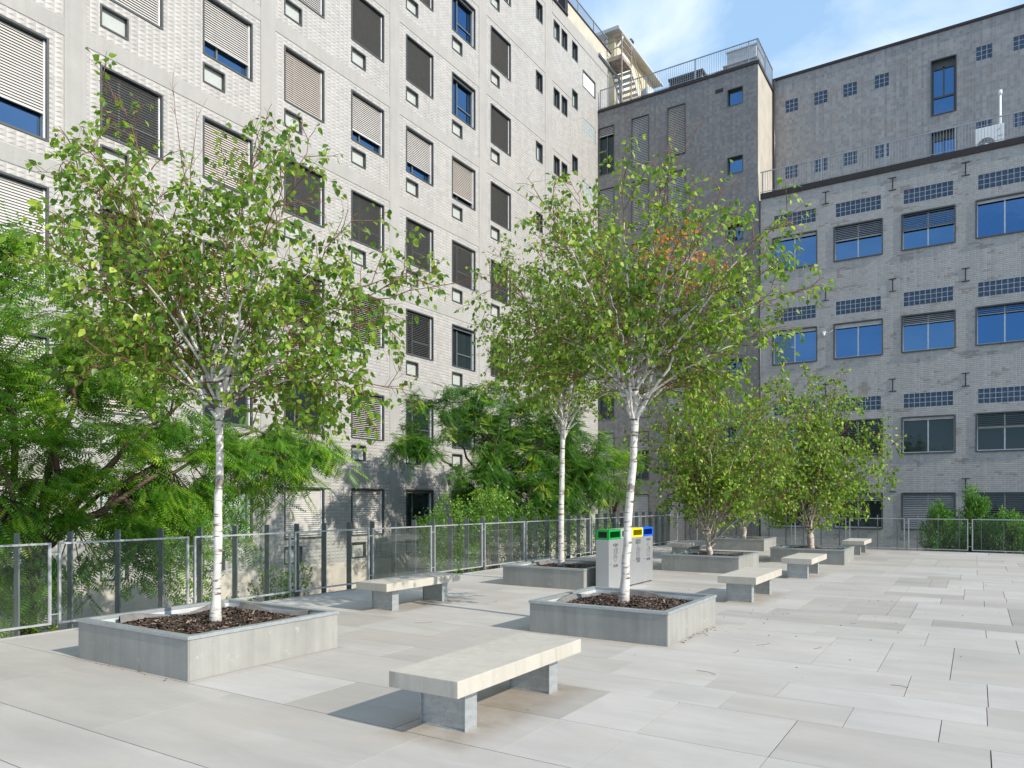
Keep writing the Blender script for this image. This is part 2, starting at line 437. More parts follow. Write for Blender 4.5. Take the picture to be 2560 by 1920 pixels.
# ------------------------------------------------------------------ mesh helpers
class MB:
    def __init__(s):
        s.v = []; s.f = []; s.r = []
    def poly(s, pts, r=0.5):
        i = len(s.v)
        s.v.extend([tuple(p) for p in pts])
        s.f.append(tuple(range(i, i + len(pts))))
        s.r.append(r)
    def box(s, x0, x1, y0, y1, z0, z1, r=0.5):
        i = len(s.v)
        s.v += [(x0, y0, z0), (x1, y0, z0), (x1, y1, z0), (x0, y1, z0), (x0, y0, z1), (x1, y0, z1), (x1, y1, z1), (x0, y1, z1)]
        s.f += [(i, i+3, i+2, i+1), (i+4, i+5, i+6, i+7), (i, i+1, i+5, i+4), (i+1, i+2, i+6, i+5), (i+2, i+3, i+7, i+6), (i+3, i, i+4, i+7)]
        s.r += [r] * 6
    def bar(s, a, b, w, h=None, r=0.5):
        """square bar from a to b"""
        h = h or w
        a, b = Vector(a), Vector(b)
        d = (b - a).normalized()
        up = Vector((0, 0, 1)) if abs(d.z) < 0.95 else Vector((0, 1, 0))
        sx = d.cross(up).normalized() * (w / 2)
        sy = sx.cross(d).normalized() * (h / 2)
        i = len(s.v)
        for p in (a, b):
            s.v += [tuple(p - sx - sy), tuple(p + sx - sy), tuple(p + sx + sy), tuple(p - sx + sy)]
        s.f += [(i, i+1, i+2, i+3), (i+7, i+6, i+5, i+4), (i, i+4, i+5, i+1), (i+1, i+5, i+6, i+2), (i+2, i+6, i+7, i+3), (i+3, i+7, i+4, i)]
        s.r += [r] * 6
    def tube(s, pts, rad, n=6, cap=True, r=0.5):
        pts = [Vector(p) for p in pts]
        i0 = len(s.v)
        prev = None
        for k, p in enumerate(pts):
            d = (pts[min(k + 1, len(pts) - 1)] - pts[max(k - 1, 0)])
            if d.length < 1e-9:
                d = Vector((0, 0, 1))
            d.normalize()
            if prev is None:
                a = d.cross(Vector((0.31, 0.95, 0.12))).normalized()
            else:
                a = (prev - d * prev.dot(d))
                a = a.normalized() if a.length > 1e-6 else d.orthogonal().normalized()
            prev = a
            b = d.cross(a)
            rr = rad[k] if isinstance(rad, (list, tuple)) else rad
            for j in range(n):
                t = 2 * math.pi * j / n
                q = p + a * (math.cos(t) * rr) + b * (math.sin(t) * rr)
                s.v.append((q.x, q.y, q.z))
        for k in range(len(pts) - 1):
            for j in range(n):
                a0 = i0 + k * n + j; a1 = i0 + k * n + (j + 1) % n
                s.f.append((a0, a1, a1 + n, a0 + n)); s.r.append(r)
        if cap:
            s.f.append(tuple(range(i0 + n - 1, i0 - 1, -1))); s.r.append(r)
            e = i0 + (len(pts) - 1) * n
            s.f.append(tuple(range(e, e + n))); s.r.append(r)
    def build(s, name, mat, parent=None, origin=None, smooth=False, bevel=0.0, rnd=False, local=False):
        """verts are world coordinates unless local; origin is a world point"""
        me = bpy.data.meshes.new(name)
        pw = world_of(parent) if parent else Vector((0, 0, 0))
        o = Vector(origin) if origin is not None else (pw if parent else Vector((0, 0, 0)))
        vs = s.v if local else [(x - o.x, y - o.y, z - o.z) for x, y, z in s.v]
        me.from_pydata(vs, [], s.f)
        if rnd:
            at = me.attributes.new('rnd', 'FLOAT', 'FACE')
            at.data.foreach_set('value', np.array(s.r, dtype=np.float32))
        if bevel:
            bm = bmesh.new(); bm.from_mesh(me)
            bmesh.ops.bevel(bm, geom=bm.edges[:], offset=bevel, segments=2, affect='EDGES', profile=0.6)
            bm.to_mesh(me); bm.free()
        if smooth:
            me.polygons.foreach_set('use_smooth', [True] * len(me.polygons))
        me.materials.append(MAT[mat])
        ob = bpy.data.objects.new(name, me)
        COL.objects.link(ob)
        ob.location = o - pw
        if parent:
            ob.parent = parent
        return ob

WORLD = {}
def world_of(o):
    p = Vector((0, 0, 0))
    while o is not None:
        p += Vector(o.location)
        o = o.parent
    return p

def thing(name, label, cat, loc=(0, 0, 0), group=None):
    o = bpy.data.objects.new(name, None)
    COL.objects.link(o)
    o.location = loc
    o.empty_display_size = 0.2
    o['label'] = label
    o['category'] = cat
    if group:
        o['group'] = group
    return o
def tag(o, label, cat, group=None):
    o['label'] = label
    o['category'] = cat
    if group:
        o['group'] = group
    return o
def share(name, src, parent, loc_world):
    o = bpy.data.objects.new(name, src.data)
    COL.objects.link(o)
    o.parent = parent
    o.location = Vector(loc_world) - world_of(parent)
    return o
def dup(root, loc):
    r = root.copy(); COL.objects.link(r); r.location = loc
    def rec(src, dst):
        for ch in list(src.children):
            c = ch.copy(); COL.objects.link(c); c.parent = dst
            rec(ch, c)
    rec(root, r)
    return r

# ------------------------------------------------------------------ ground
rng = random.Random(7)
g = MB()
g.box(-400, 400, -400, 400, -3.6, -3.0)
gr = g.build('ground', 'soil'); gr['kind'] = 'structure'
g = MB(); g.box(-16.9, -10.06, -30, 60, -2.4, -1.55)
gr = g.build('garden_bed_soil', 'soil'); gr['kind'] = 'structure'
g = MB(); g.box(-10.0, 40, 28.4, 34.98, -2.4, -1.5)
gr = g.build('garden_bed_soil', 'soil'); gr['kind'] = 'structure'

# terrace: slabs with open joints on a dark bed
tb = MB()
tb.box(-10.05, 24, -14, 28.28, -1.6, -0.03)
terr = tb.build('terrace_base', 'garden_wall'); terr['kind'] = 'structure'
rows = [(-14, -12.2), (-12.2, -11.3), (-11.3, -9.5), (-9.5, -8.6), (-8.6, -6.8), (-6.8, -6.2), (-6.2, -4.4), (-4.4, -3.8), (-3.8, -2.0), (-2.0, -1.1), (-1.1, 0.7), (0.7, 1.3), (1.3, 2.24), (2.24, 2.88), (2.88, 4.12), (4.12, 5.0), (5.0, 5.95), (5.95, 6.57), (6.57, 7.17), (7.17, 8.06),
        (8.06, 9.85), (9.85, 10.78), (10.78, 11.41), (11.41, 12.04), (12.04, 13.92), (13.92, 14.77), (14.77, 15.36), (15.36, 16.51), (16.51, 18.28), (18.28, 18.9), (18.9, 19.8), (19.8, 21.3), (21.3, 21.9),
        (21.9, 22.8), (22.8, 24.3), (24.3, 24.9), (24.9, 26.4), (26.4, 27.0), (27.0, 28.28)]
known = {2.88: [-3.38], 4.12: [-2.74, -2.11, -1.165], 5.0: [-2.74, -2.11, -1.165, 0.084], 5.95: [-2.42, -1.79, -0.847, -0.224], 6.57: [-6.86, -3.04, -2.10, -1.475],
         7.17: [-3.35, -0.53, 0.087], 8.06: [-1.455, -0.83, -0.21], 9.85: [-0.512, 0.408], 10.78: [-0.82, 0.107], 11.41: [-1.446, -0.513],
         12.04: [-1.748, -1.125, -0.814, 0.42], 13.92: [-0.498, 0.117], 14.77: [-0.18], 15.36: [-1.41, -1.105, -0.18, 0.43], 16.51: [-0.79, -0.49, 0.125]}
slabs = MB()
def slab(x0, x1, y0, y1):
    g1 = rng.choice([0.0008, 0.0015, 0.003, 0.0045] if x0 < -1.2 else [0.0025, 0.003, 0.004])
    g2 = rng.choice([0.001, 0.0012, 0.0018, 0.003])
    if y0 in (2.24, 2.88, 4.12) and x1 < 1:
        g2 = 0.0042
    slabs.box(x0 + g1, x1 - g1, y0 + g2, y1 - (0.0035 if y1 in (2.24, 2.88, 4.12) and x1 < 1 else g2), -0.028, 0.0, rng.random())
for (y0, y1) in rows:
    kj = known.get(y0, [])
    xs = sorted(kj)
    lo = xs[0] if xs else -3.38
    hi = xs[-1] if xs else lo
    left, x = [], lo
    while x > -10.05:
        x -= 0.3095 * rng.choice([2, 3, 4, 4, 5, 6] if y0 > 4 else [4, 5, 6, 7, 8])
        left.append(x)
    right, x = [], hi
    while x < 24:
        x += 0.3095 * rng.choice([2, 3, 3, 4, 5, 6])
        right.append(x)
    js = sorted(left + ([lo] if not xs else xs) + right)
    js = [-10.05] + [j for j in js if -9.85 < j < 23.8] + [24]
    for a, b in zip(js, js[1:]):
        slab(a, b, y0, y1)
ts = slabs.build('terrace', 'paving_stone', rnd=True); ts['kind'] = 'structure'
cb = MB(); cb.box(-10.10, -10.053, -14, 28.33, -0.25, 0.012); cb.box(-10.053, 24, 28.283, 28.33, -0.25, 0.012)
ck = cb.build('terrace_kerb', 'concrete_band'); ck['kind'] = 'structure'

# ------------------------------------------------------------------ walls with openings
def wall(mb, u0, u1, z0, z1, holes, put):
    """grid of quads around rectangular holes; put(u,z)->xyz, order gives the outward normal"""
    us = sorted({u0, u1, *[h[0] for h in holes], *[h[1] for h in holes]})
    us = [u for u in us if u0 <= u <= u1]
    for a, b in zip(us, us[1:]):
        if b - a < 1e-5:
            continue
        m = (a + b) / 2
        hs = sorted([(max(h[2], z0), min(h[3], z1)) for h in holes if h[0] < m < h[1]])
        z = z0
        for h0, h1 in hs + [(z1, z1)]:
            if h0 > z + 1e-5:
                mb.poly([put(a, z), put(b, z), put(b, h0), put(a, h0)])
            z = max(z, h1)

XL = -16.87     # face of the pale building (normal +X)
YR = 35.0       # face of the grey buildings (normal -Y)
YU = 37.9       # setback face of the upper storeys
XC = -8.61      # corner between the two grey buildings

# orientation helpers for window meshes in local (u, n, z), n outwards
def LL(u, n, z): return (n, u, z)
def RR(u, n, z): return (u, -n, z)

def lbox(mb, T, u0, u1, n0, n1, z0, z1, r=0.5):
    a, b = T(u0, n0, z0), T(u1, n1, z1)
    mb.box(min(a[0], b[0]), max(a[0], b[0]), min(a[1], b[1]), max(a[1], b[1]), z0, z1, r)

PROTO = {}
def proto(key, fn):
    if key not in PROTO:
        mb, mat = fn()
        me = bpy.data.meshes.new(key)
        me.from_pydata(mb.v, [], mb.f)
        me.materials.append(MAT[mat])
        PROTO[key] = me
    return PROTO[key]
def place(name, key, fn, parent, loc_world):
    o = bpy.data.objects.new(name, proto(key, fn))
    COL.objects.link(o)
    o.parent = parent
    o.location = Vector(loc_world) - world_of(parent)
    return o

def f_lining(T, w, h, d, t=0.035, out=0.02, lip=0.0):
    def fn():
        mb = MB()
        lbox(mb, T, -t*0.3, t, -d, out, 0, h)
        lbox(mb, T, w - t, w + t*0.3, -d, out, 0, h)
        lbox(mb, T, t, w - t, -d, out, h - t, h + t*0.3)
        lbox(mb, T, t, w - t, -d, out + lip, -t*0.3, t)
        lbox(mb, T, t, w - t, -d - 0.02, -d, t, h - t)   # back plate
        return mb, 'dark_frame'
    return fn
def f_blind(T, w, z0, z1, n, pitch, tilt, mat, t=0.05):
    def fn():
        mb = MB()
        z = z1 - pitch / 2
        sw = pitch * 1.02
        dn, dz = math.cos(tilt) * sw / 2, math.sin(tilt) * sw / 2
        while z > z0 + pitch / 2:
            th = 0.004
            ps = []
            for (a, b) in ((-dn, dz), (dn, -dz)):
                ps.append((n + a, z + b))
            (na, za), (nb, zb) = ps
            c = [(na, za), (nb, zb), (nb, zb - th), (na, za - th)]
            i = len(mb.v)
            for u in (t, w - t):
                mb.v += [T(u, p[0], p[1]) for p in c]
            mb.f += [(i, i+1, i+5, i+4), (i+1, i+2, i+6, i+5), (i+2, i+3, i+7, i+6), (i+3, i, i+4, i+7)]
            mb.r += [0.5] * 4
            z -= pitch
        lbox(mb, T, t, w - t, n - 0.02, n + 0.02, z0, z0 + 0.035)
        return mb, mat
    return fn
def f_rails(T, w, z0, z1, n, t=0.035):
    def fn():
        mb = MB()
        lbox(mb, T, w - t - 0.03, w - t, n - 0.035, n + 0.035, z0, z1)
        return mb, 'white_guide'
    return fn
def f_pane(T, w, z0, z1, n, mat, t=0.03):
    def fn():
        mb = MB()
        lbox(mb, T, t, w - t, n - 0.01, n, z0, z1)
        return mb, mat
    return fn
def f_sash(T, w, h, n, mull, trans, mat='mid_frame', t=0.035, b=0.045):
    """casement frame; mull: mullion positions as fractions; trans: (height fraction, from mullion index)"""
    def fn():
        mb = MB()
        lbox(mb, T, t, t + b, n, n + 0.04, t, h - t)
        lbox(mb, T, w - t - b, w - t, n, n + 0.04, t, h - t)
        lbox(mb, T, t + b, w - t - b, n, n + 0.04, t, t + b)
        lbox(mb, T, t + b, w - t - b, n, n + 0.04, h - t - b, h - t)
        for m in mull:
            lbox(mb, T, w * m - b * 0.6, w * m + b * 0.6, n, n + 0.045, t + b, h - t - b)
        if trans:
            zz = h * trans[0]
            lbox(mb, T, w * trans[1] + b * 0.6, w - t - b, n, n + 0.042, zz - b / 2, zz + b / 2)
        return mb, mat
    return fn

# ================================================================== PALE BUILDING
left = thing('building', 'sunlit pale tiled building on the left with rows of shuttered windows', 'building', (XL, 18, -3))
colsL = [(6.0, 7.91), (9.02, 10.53), (11.64, 13.16), (14.27, 15.79), (16.95, 18.47), (19.61, 21.12), (22.27, 23.79), (24.9, 26.42)]
topsL = [2.10, 5.24, 8.45, 11.66, 14.87, 18.08, 21.30, 24.51]
# state: c closed light, b closed beige, g closed grey shade, d open slats with shade in their colour, s half open light slats, p glass, P pale glass, number = raised fraction
st = {0: ['c', 'c', 'c', 'c.75', 'c', 'c', 'c', 'c'],
      1: ['P', 'b', 'd', 'd', 'c', 'c', 'c', 'c'],
      2: ['P', 'k', 'b', 'b', 'c.75', 'c', 'c', 'c'],
      3: ['c', 'k', 'd', 'd', 'b', 'c', 'd', 'c'],
      4: ['g', 's', 's', 'd', 'c.78', 'd', 'd', 'c'],
      5: ['k', 'k', 'd', 'd', 'c.76', 'd', 'd', 'p'],
      6: ['k', 'k', 'k', 's', 'b.86', 'p', 'p', 'd'],
      7: ['g', 'd', 'd', 's', 'd', 'd', 'd', 'd']}
holes = []
wins = []
for ci, (a, b) in enumerate(colsL):
    for ri, tz in enumerate(topsL):
        hh = 2.22 if ci == 0 else (1.52 if ri in (0, 1) else 1.60)
        holes.append((a, b, tz - hh, tz))
        wins.append((ci, ri, a, b - a, tz - hh, hh))
smalls = []
for ci, (a, b) in enumerate(colsL[1:], 1):
    for ri, tz in enumerate(topsL):
        hh = 1.52 if ri in (0, 1) else 1.60
        z1 = tz - hh - 0.22
        smalls.append((a, z1 - 0.50, 0.645, 0.50, ri))
        holes.append((a, a + 0.645, z1 - 0.50, z1))
slots = []
for y0, y1 in ((28.56, 29.16), (30.21, 30.79), (30.99, 31.57)):
    for tz in topsL:
        slots.append((y0, tz - 0.86, y1 - y0, 0.86))
for tz in [24.51, 22.12, 18.87, 15.66, 12.45, 9.24, 6.03, 2.82]:
    slots.append((32.08, tz - 0.86, 0.59, 0.86))
for q in slots:
    holes.append((q[0], q[0] + q[2], q[1], q[1] + q[3]))
blkL = [(33.25, tz - 0.80, 1.44, 0.80) for tz in (21.2, 17.98, 14.8, 11.6, 8.4)]
topwin = (33.25, 22.78, 1.44, 0.86)
holes.append((33.25, 34.69, 22.78, 23.64))
for q in blkL:
    holes.append((q[0], q[0] + q[2], q[1], q[1] + q[3]))
putL = lambda u, z: (XL, u, z)
ROOF_L = 25.35
m = MB()
wall(m, -14, 36.3, -0.25, ROOF_L, holes, putL)
m.poly([(XL, 36.3, 20), (XL - 12, 36.3, 20), (XL - 12, 36.3, ROOF_L), (XL, 36.3, ROOF_L)])
m.poly([(XL, -14, -3), (XL, -14, ROOF_L), (XL - 12, -14, ROOF_L), (XL - 12, -14, -3)])
m.build('wall', 'relief_tiles', left)
m = MB(); m.poly([(XL, -14, ROOF_L), (XL, 36.3, ROOF_L), (XL - 12, 36.3, ROOF_L), (XL - 12, -14, ROOF_L)])
m.build('roof', 'concrete_band', left)
m = MB()
pil = [(-2.6, -2.1), (2.6, 3.1), (8.23, 8.71), (13.44, 13.94), (18.76, 19.25), (24.05, 24.58), (29.39, 30.04)]
for a, b in pil:
    m.box(XL + 0.001, XL + 0.018, a, b, -0.25, ROOF_L)
m.build('pilaster', 'concrete_band', left)
m = MB()
edges = [-14] + [v for p in pil for v in p] + [32.0]
segs = list(zip(edges[0::2], edges[1::2]))
for a, b in segs:
    for tz in topsL:
        if tz + 0.62 < ROOF_L - 0.2:
            m.box(XL + 0.001, XL + 0.012, a, b, tz + 0.24, tz + 0.62)
m.build('floor_band', 'concrete_band', left)
m = MB()
m.box(XL + 0.001, XL + 0.06, -14, 34.9, -3, -0.25)
m.build('plinth', 'concrete_plinth', left)
m = MB()
m.box(XL + 0.001, XL + 0.02, 30.1, 36.3, 24.72, ROOF_L)
m.build('cornice', 'concrete_band', left)

def win_left(ci, ri, a, w, z, h):
    code = st[ci][ri]
    kind, frac = code[0], float(code[1:]) if len(code) > 1 else 1.0
    k = '%s_%.2f_%.2f' % ('L', w, h)
    loc = (XL, a, z)
    fr = place('window', 'Llin' + k, f_lining(LL, w, h, 0.24), left, loc)
    glass = {'P': 'pale_glass', 'k': 'dark_glass', 'd': 'dark_glass', 's': 'dark_glass', 'g': 'dark_glass'}.get(kind, 'window_glass')
    place('pane', 'Lpane' + k + glass, f_pane(LL, w, 0.035, h - 0.035, -0.20, glass, 0.035), fr, loc)
    place('sash', 'Lsash' + k, f_sash(LL, w, h, -0.20, [0.34], (0.36, 0.34)), fr, loc)
    if kind in 'pPk':
        place('blind_box', 'Lbb' + k, f_pane(LL, w, h - 0.13, h - 0.04, -0.07, 'mid_frame', 0.035), fr, loc)
    else:
        z0 = h * (1 - frac) + 0.035
        tilt, mat = {'c': (R(63), 'blind_light'), 'b': (R(62), 'blind_beige'), 'g': (R(58), 'blind_light'),
                     'd': (R(2), 'blind_dark'), 's': (R(26), 'blind_light')}[kind]
        if ri >= 3 and kind == 'd':
            tilt = R(-8)
        place('blind', 'Lbl' + k + code + str(ri >= 3), f_blind(LL, w, z0, h - 0.06, -0.10, 0.062, tilt, mat, 0.045), fr, loc)
    place('guide_rail', 'Lgr' + k, f_rails(LL, w, 0.03, h - 0.05, -0.10), fr, loc)
for q in wins:
    win_left(*q)
for (a, z, w, h, ri) in smalls:
    fr = place('small_window', 'Lsm_%.2f' % h, f_lining(LL, w, h, 0.12, 0.03, 0.02), left, (XL, a, z))
    place('pane', 'Lsmp', f_pane(LL, w, 0.03, h - 0.03, -0.09, 'frosted', 0.03), fr, (XL, a, z))
for i, (a, z, w, h) in enumerate(slots):
    fr = place('slot_window', 'Lsl_%.2f' % w, f_lining(LL, w, h, 0.22, 0.035, 0.012), left, (XL, a, z))
    place('pane', 'Lslp_%.2f%d' % (w, i % 5 == 0), f_pane(LL, w, 0.03, h - 0.03, -0.17, 'pale_glass' if i % 5 == 0 else 'dark_glass', 0.03), fr, (XL, a, z))
    place('sash', 'Lsls_%.2f' % w, f_sash(LL, w, h, -0.17, [0.5], None), fr, (XL, a, z))
fr = place('shuttered_window', 'Ltopw', f_lining(LL, topwin[2], topwin[3], 0.10, 0.04, 0.012), left, (XL, topwin[0], topwin[1]))
place('shutter', 'Ltopwp', f_pane(LL, topwin[2], 0.04, topwin[3] - 0.04, -0.05, 'white_paint', 0.04), fr, (XL, topwin[0], topwin[1]))
def f_blocks(T, nx, nz, s, mat, dep=0.05):
    def fn():
        mb = MB()
        for i in range(nx):
            for j in range(nz):
                lbox(mb, T, i * s + 0.012, (i + 1) * s - 0.012, -dep, -0.012, j * s + 0.012, (j + 1) * s - 0.012)
        return mb, mat
    return fn
def f_mortar(T, w, h, dep=0.05):
    def fn():
        mb = MB()
        lbox(mb, T, 0, w, -dep - 0.03, -0.022, 0, h)
        return mb, 'light_frame'
    return fn
for (a, z, w, h) in blkL:
    fr = place('glass_block_window', 'Lmort', f_mortar(LL, w, h), left, (XL, a, z))
    place('glass_blocks', 'Lblk', f_blocks(LL, 7, 4, 0.2, 'glass_block_pale'), fr, (XL, a + 0.02, z))

# parapet, railing and gutter of the pale building
m = MB()
m.box(XL - 0.35, XL - 0.02, 31.6, 36.6, ROOF_L, ROOF_L + 0.8)
m.build('parapet', 'cream_light', left)
m = MB()
m.box(XL - 0.10, XL + 0.10, -14, 31.5, ROOF_L, ROOF_L + 0.09)
m.build('roof_edge', 'cap_metal', left)
m = MB()
m.box(XL - 0.40, XL + 0.03, 31.55, 36.65, ROOF_L + 0.8, ROOF_L + 0.86)
m.box(XL - 0.36, XL + 0.02, 31.3, 31.6, ROOF_L, ROOF_L + 0.95)
m.build('parapet_cap', 'cap_metal', left)
def railing(x0, y0, x1, y1, z, h, posts, step=0.11, pw=0.05, hand='rail_metal', name='railing', parent=None):
    a, b = Vector((x0, y0, z)), Vector((x1, y1, z))
    L = (b - a).length; d = (b - a).normalized()
    mb = MB()
    mb.bar(a + Vector((0, 0, h)), b + Vector((0, 0, h)), 0.05, 0.035)
    mb.bar(a + Vector((0, 0, 0.09)), b + Vector((0, 0, 0.09)), 0.03, 0.02)
    k = step
    while k < L:
        p = a + d * k
        mb.bar(p + Vector((0, 0, 0.09)), p + Vector((0, 0, h - 0.01)), 0.014)
        k += step
    for t in posts:
        p = a + d * t
        mb.bar(p, p + Vector((0, 0, h)), pw)
    return mb.build(name, hand, parent)
railing(XL - 0.2, -13, XL - 0.2, 31.0, ROOF_L + 0.05, 1.0, [i * 2.5 for i in range(18)], parent=left)
railing(XL - 0.2, 31.3, XL - 0.2, 36.6, ROOF_L + 0.86, 0.85, [0.03, 1.8, 3.6, 5.2], parent=left)
m = MB()
m.tube([(XL + 0.10, 35.0, 25.30), (XL + 0.10, 36.4, 25.24), (XL + 0.10, 37.5, 25.2), (XL + 0.10, 37.6, 24.9), (XL + 0.1, 38.3, 22.3)], 0.075, 10)
m.build('gutter', 'rail_metal', left, smooth=True)

# ================================================================== MIDDLE GREY BLOCK
mid = thing('building', 'dark grey tiled block in the corner with narrow tall shutters and roof railing', 'building', (-12.7, YR, -3))
ROOF_M = 22.18
putR = lambda u, z: (u, YR, z)
frenchX = [(-16.83, -15.93), (-14.96, -14.01), (-13.04, -12.10)]
mt = [21.35, 18.1, 14.88, 11.67, 8.46, 5.25, 2.04]
mh = []
fw = []
for i, (a, b) in enumerate(frenchX):
    for j, tz in enumerate(mt):
        mh.append((a, b, tz - 2.5, tz)); fw.append((i, j, a, b - a, tz - 2.5, 2.5))
sqw = []
for j, tz in enumerate(mt):
    mh.append((-10.04, -9.30, tz - 0.82, tz)); sqw.append((-10.04, tz - 0.82, 0.74, 0.82))
    mh.append((-10.62, -10.24, tz - 0.02, tz + 0.18)) if j == 0 else None
m = MB()
wall(m, XL + 0.02, XC, -3, ROOF_M, mh, putR)
m.build('wall', 'grey_tiles_dark', mid)
m = MB()
m.poly([(XC, YR, -3), (XC, YU + 6, -3), (XC, YU + 6, ROOF_M), (XC, YR, ROOF_M)])
m.build('side_wall', 'render_pale', mid)
m = MB(); m.poly([(XL, YR, ROOF_M), (XC, YR, ROOF_M), (XC, YU + 6, ROOF_M), (XL, YU + 6, ROOF_M)])
m.build('roof', 'concrete_band', mid)
m = MB()
m.box(XL + 0.03, XC + 0.05, YR - 0.05, YR + 0.30, ROOF_M, ROOF_M + 0.14)
m.box(XC - 0.25, XC + 0.05, YR + 0.30, YU + 0.1, ROOF_M, ROOF_M + 0.14)
m.build('roof_edge', 'cap_metal', mid)
railing(XL + 0.12, YR + 0.05, XC - 0.02, YR + 0.05, ROOF_M + 0.14, 1.05, [0.0, 2.56, 5.12, 7.7, 8.1], parent=mid)
railing(XC - 0.02, YR + 0.05, XC - 0.02, YU + 0.1, ROOF_M + 0.14, 1.05, [1.4, 2.85], parent=mid)
for (i, j, a, w, z, h) in fw:
    loc = (a, YR, z)
    fr = place('french_window', 'Mlin%.2f' % w, f_lining(RR, w, h, 0.2, 0.03, 0.015), mid, loc)
    place('pane', 'Mpane%.2f' % w, f_pane(RR, w, 0.03, h - 0.03, -0.17, 'dark_glass'), fr, loc)
    place('sash', 'Msash%.2f' % w, f_sash(RR, w, h, -0.17, [0.5], None), fr, loc)
    frac = [[0.20, 0.95, 1, 1, .5, 1, 1], [1, 1, 1, 1, 1, 0.4, 1], [0.97, 1, 1, 0.6, 1, 1, 1]][i][j]
    mt_ = 'blind_pale' if (i + j) % 2 else 'blind_tan'
    place('blind', 'Mbl%.2f%.2f%s' % (w, frac, mt_), f_blind(RR, w, h * (1 - frac) + 0.03, h - 0.03, -0.05, 0.085, R(60), mt_, 0.035), fr, loc)
for (a, z, w, h) in sqw:
    loc = (a, YR, z)
    fr = place('small_window', 'Msq', f_lining(RR, w, h, 0.22, 0.03, 0.012), mid, loc)
    place('pane', 'Msqp', f_pane(RR, w, 0.10, h - 0.15, -0.18, 'window_glass', 0.08), fr, loc)
m = MB(); m.box(-10.62, -10.24, YR + 0.03, YR + 0.06, 21.33, 21.53)
for i in range(5):
    m.box(-10.61, -10.25, YR - 0.004, YR + 0.03, 21.345 + i * 0.038, 21.36 + i * 0.038)
m.build('vent_grille', 'dark_frame', mid, origin=(-10.43, YR, 21.33))

# ================================================================== RIGHT GREY BUILDING
right = thing('building', 'grey tiled office building on the right with wide blue windows and set-back top', 'building', (2, YR, -3))
ROOF_R = 15.9
XE = 22
winX = [(-7.96, -6.02), (-5.33, -3.38), (-2.67, -0.71), (-0.01, 1.95), (2.65, 4.61), (5.3, 7.26), (7.95, 9.9)]
rowsR = [(12.29, 13.85), (7.97, 9.54), (3.68, 5.245), (0.48, 2.04)]
rh = []
blkR = []
for a, b in winX:
    for z0, z1 in rowsR:
        rh.append((a, b, z0, z1))
    for z0 in (14.26, 9.93, 5.63):
        rh.append((a + 0.08, a + 1.88, z0, z0 + 0.6)); blkR.append((a + 0.08, z0))
m = MB()
wall(m, XC + 0.12, XE, -3, 15.76, rh, putR)
m.build('wall', 'grey_tiles_small', right)
m = MB()
m.box(XC + 0.12, XE, YR - 0.06, YR + 0.2, 15.76, 16.02)
m.build('roof_edge', 'cap_metal', right)
m = MB(); m.poly([(XC + 0.12, YR + 0.2, 15.9), (XE, YR + 0.2, 15.9), (XE, YU, 15.9), (XC + 0.12, YU, 15.9)])
m.build('roof_terrace', 'concrete_band', right)
railing(XC + 0.1, YR + 0.03, XE, YR + 0.03, 16.02, 1.02, [0.1 + 2.565 * i + 0.0 for i in range(12)], pw=0.055, parent=right)
uh = []
b3 = []
for x in (-8.0, -6.65, -5.35, -4.0, 0.0, 1.35, 2.7, 5.4, 6.75):
    for z in (20.96, 17.68):
        uh.append((x, x + 0.6, z, z + 0.6)); b3.append((x, z))
uh += [(-1.72, -0.73, 19.02, 21.52), (-1.72, -0.73, 15.95, 18.29)]
m = MB()
ROOF_U = 22.70
wall(m, XC + 0.02, XE, 15.9, ROOF_U, uh, lambda u, z: (u, YU, z))
m.build('upper_wall', 'grey_tiles_tall', right)
m = MB(); m.poly([(XC + 0.02, YU, ROOF_U), (XE, YU, ROOF_U), (XE, YU + 8, ROOF_U), (XC + 0.02, YU + 8, ROOF_U)])
m.poly([(XE, YR, -3), (XE, YU + 8, -3), (XE, YU + 8, ROOF_U), (XE, YR, ROOF_U)])
m.build('upper_roof', 'concrete_band', right)
m = MB(); m.box(XC + 0.02, XE, YU - 0.06, YU + 0.2, ROOF_U, ROOF_U + 0.12)
m.build('upper_roof_edge', 'cap_metal', right)
for x, z in b3:
    fr = place('glass_block_window', 'R3m', f_mortar(RR, 0.6, 0.6), right, (x, YU, z))
    place('glass_blocks', 'R3b', f_blocks(RR, 3, 3, 0.2, 'glass_block'), fr, (x, YU, z))
for x, z in blkR:
    fr = place('glass_block_window', 'R9m', f_mortar(RR, 1.8, 0.6), right, (x, YR, z))
    place('glass_blocks', 'R9b', f_blocks(RR, 9, 3, 0.2, 'glass_block'), fr, (x, YR, z))
for (z, h) in ((19.02, 2.5), (15.95, 2.34)):
    loc = (-1.72, YU, z)
    fr = place('tall_window', 'RT%.2f' % h, f_lining(RR, 0.99, h, 0.28, 0.03, 0.015, 0.03), right, loc)
    place('pane', 'RTp%.2f' % h, f_pane(RR, 0.99, 0.03, h - 0.25, -0.24, 'window_glass'), fr, loc)
    def _s(h=h):
        mb = MB()
        for (u0, u1, z0, z1) in ((0.03, 0.11, 0.03, h), (0.88, 0.96, 0.03, h), (0.11, 0.88, 0.03, 0.09), (0.11, 0.88, h * 0.33, h * 0.33 + 0.08), (0.46, 0.53, h * 0.33 + 0.08, h - 0.30), (0.11, 0.88, h - 0.38, h - 0.03)):
            lbox(mb, RR, u0, u1, -0.24, -0.19, z0, z1)
        return mb, 'dark_frame'
    place('sash', 'RTs%.2f' % h, _s, fr, loc)
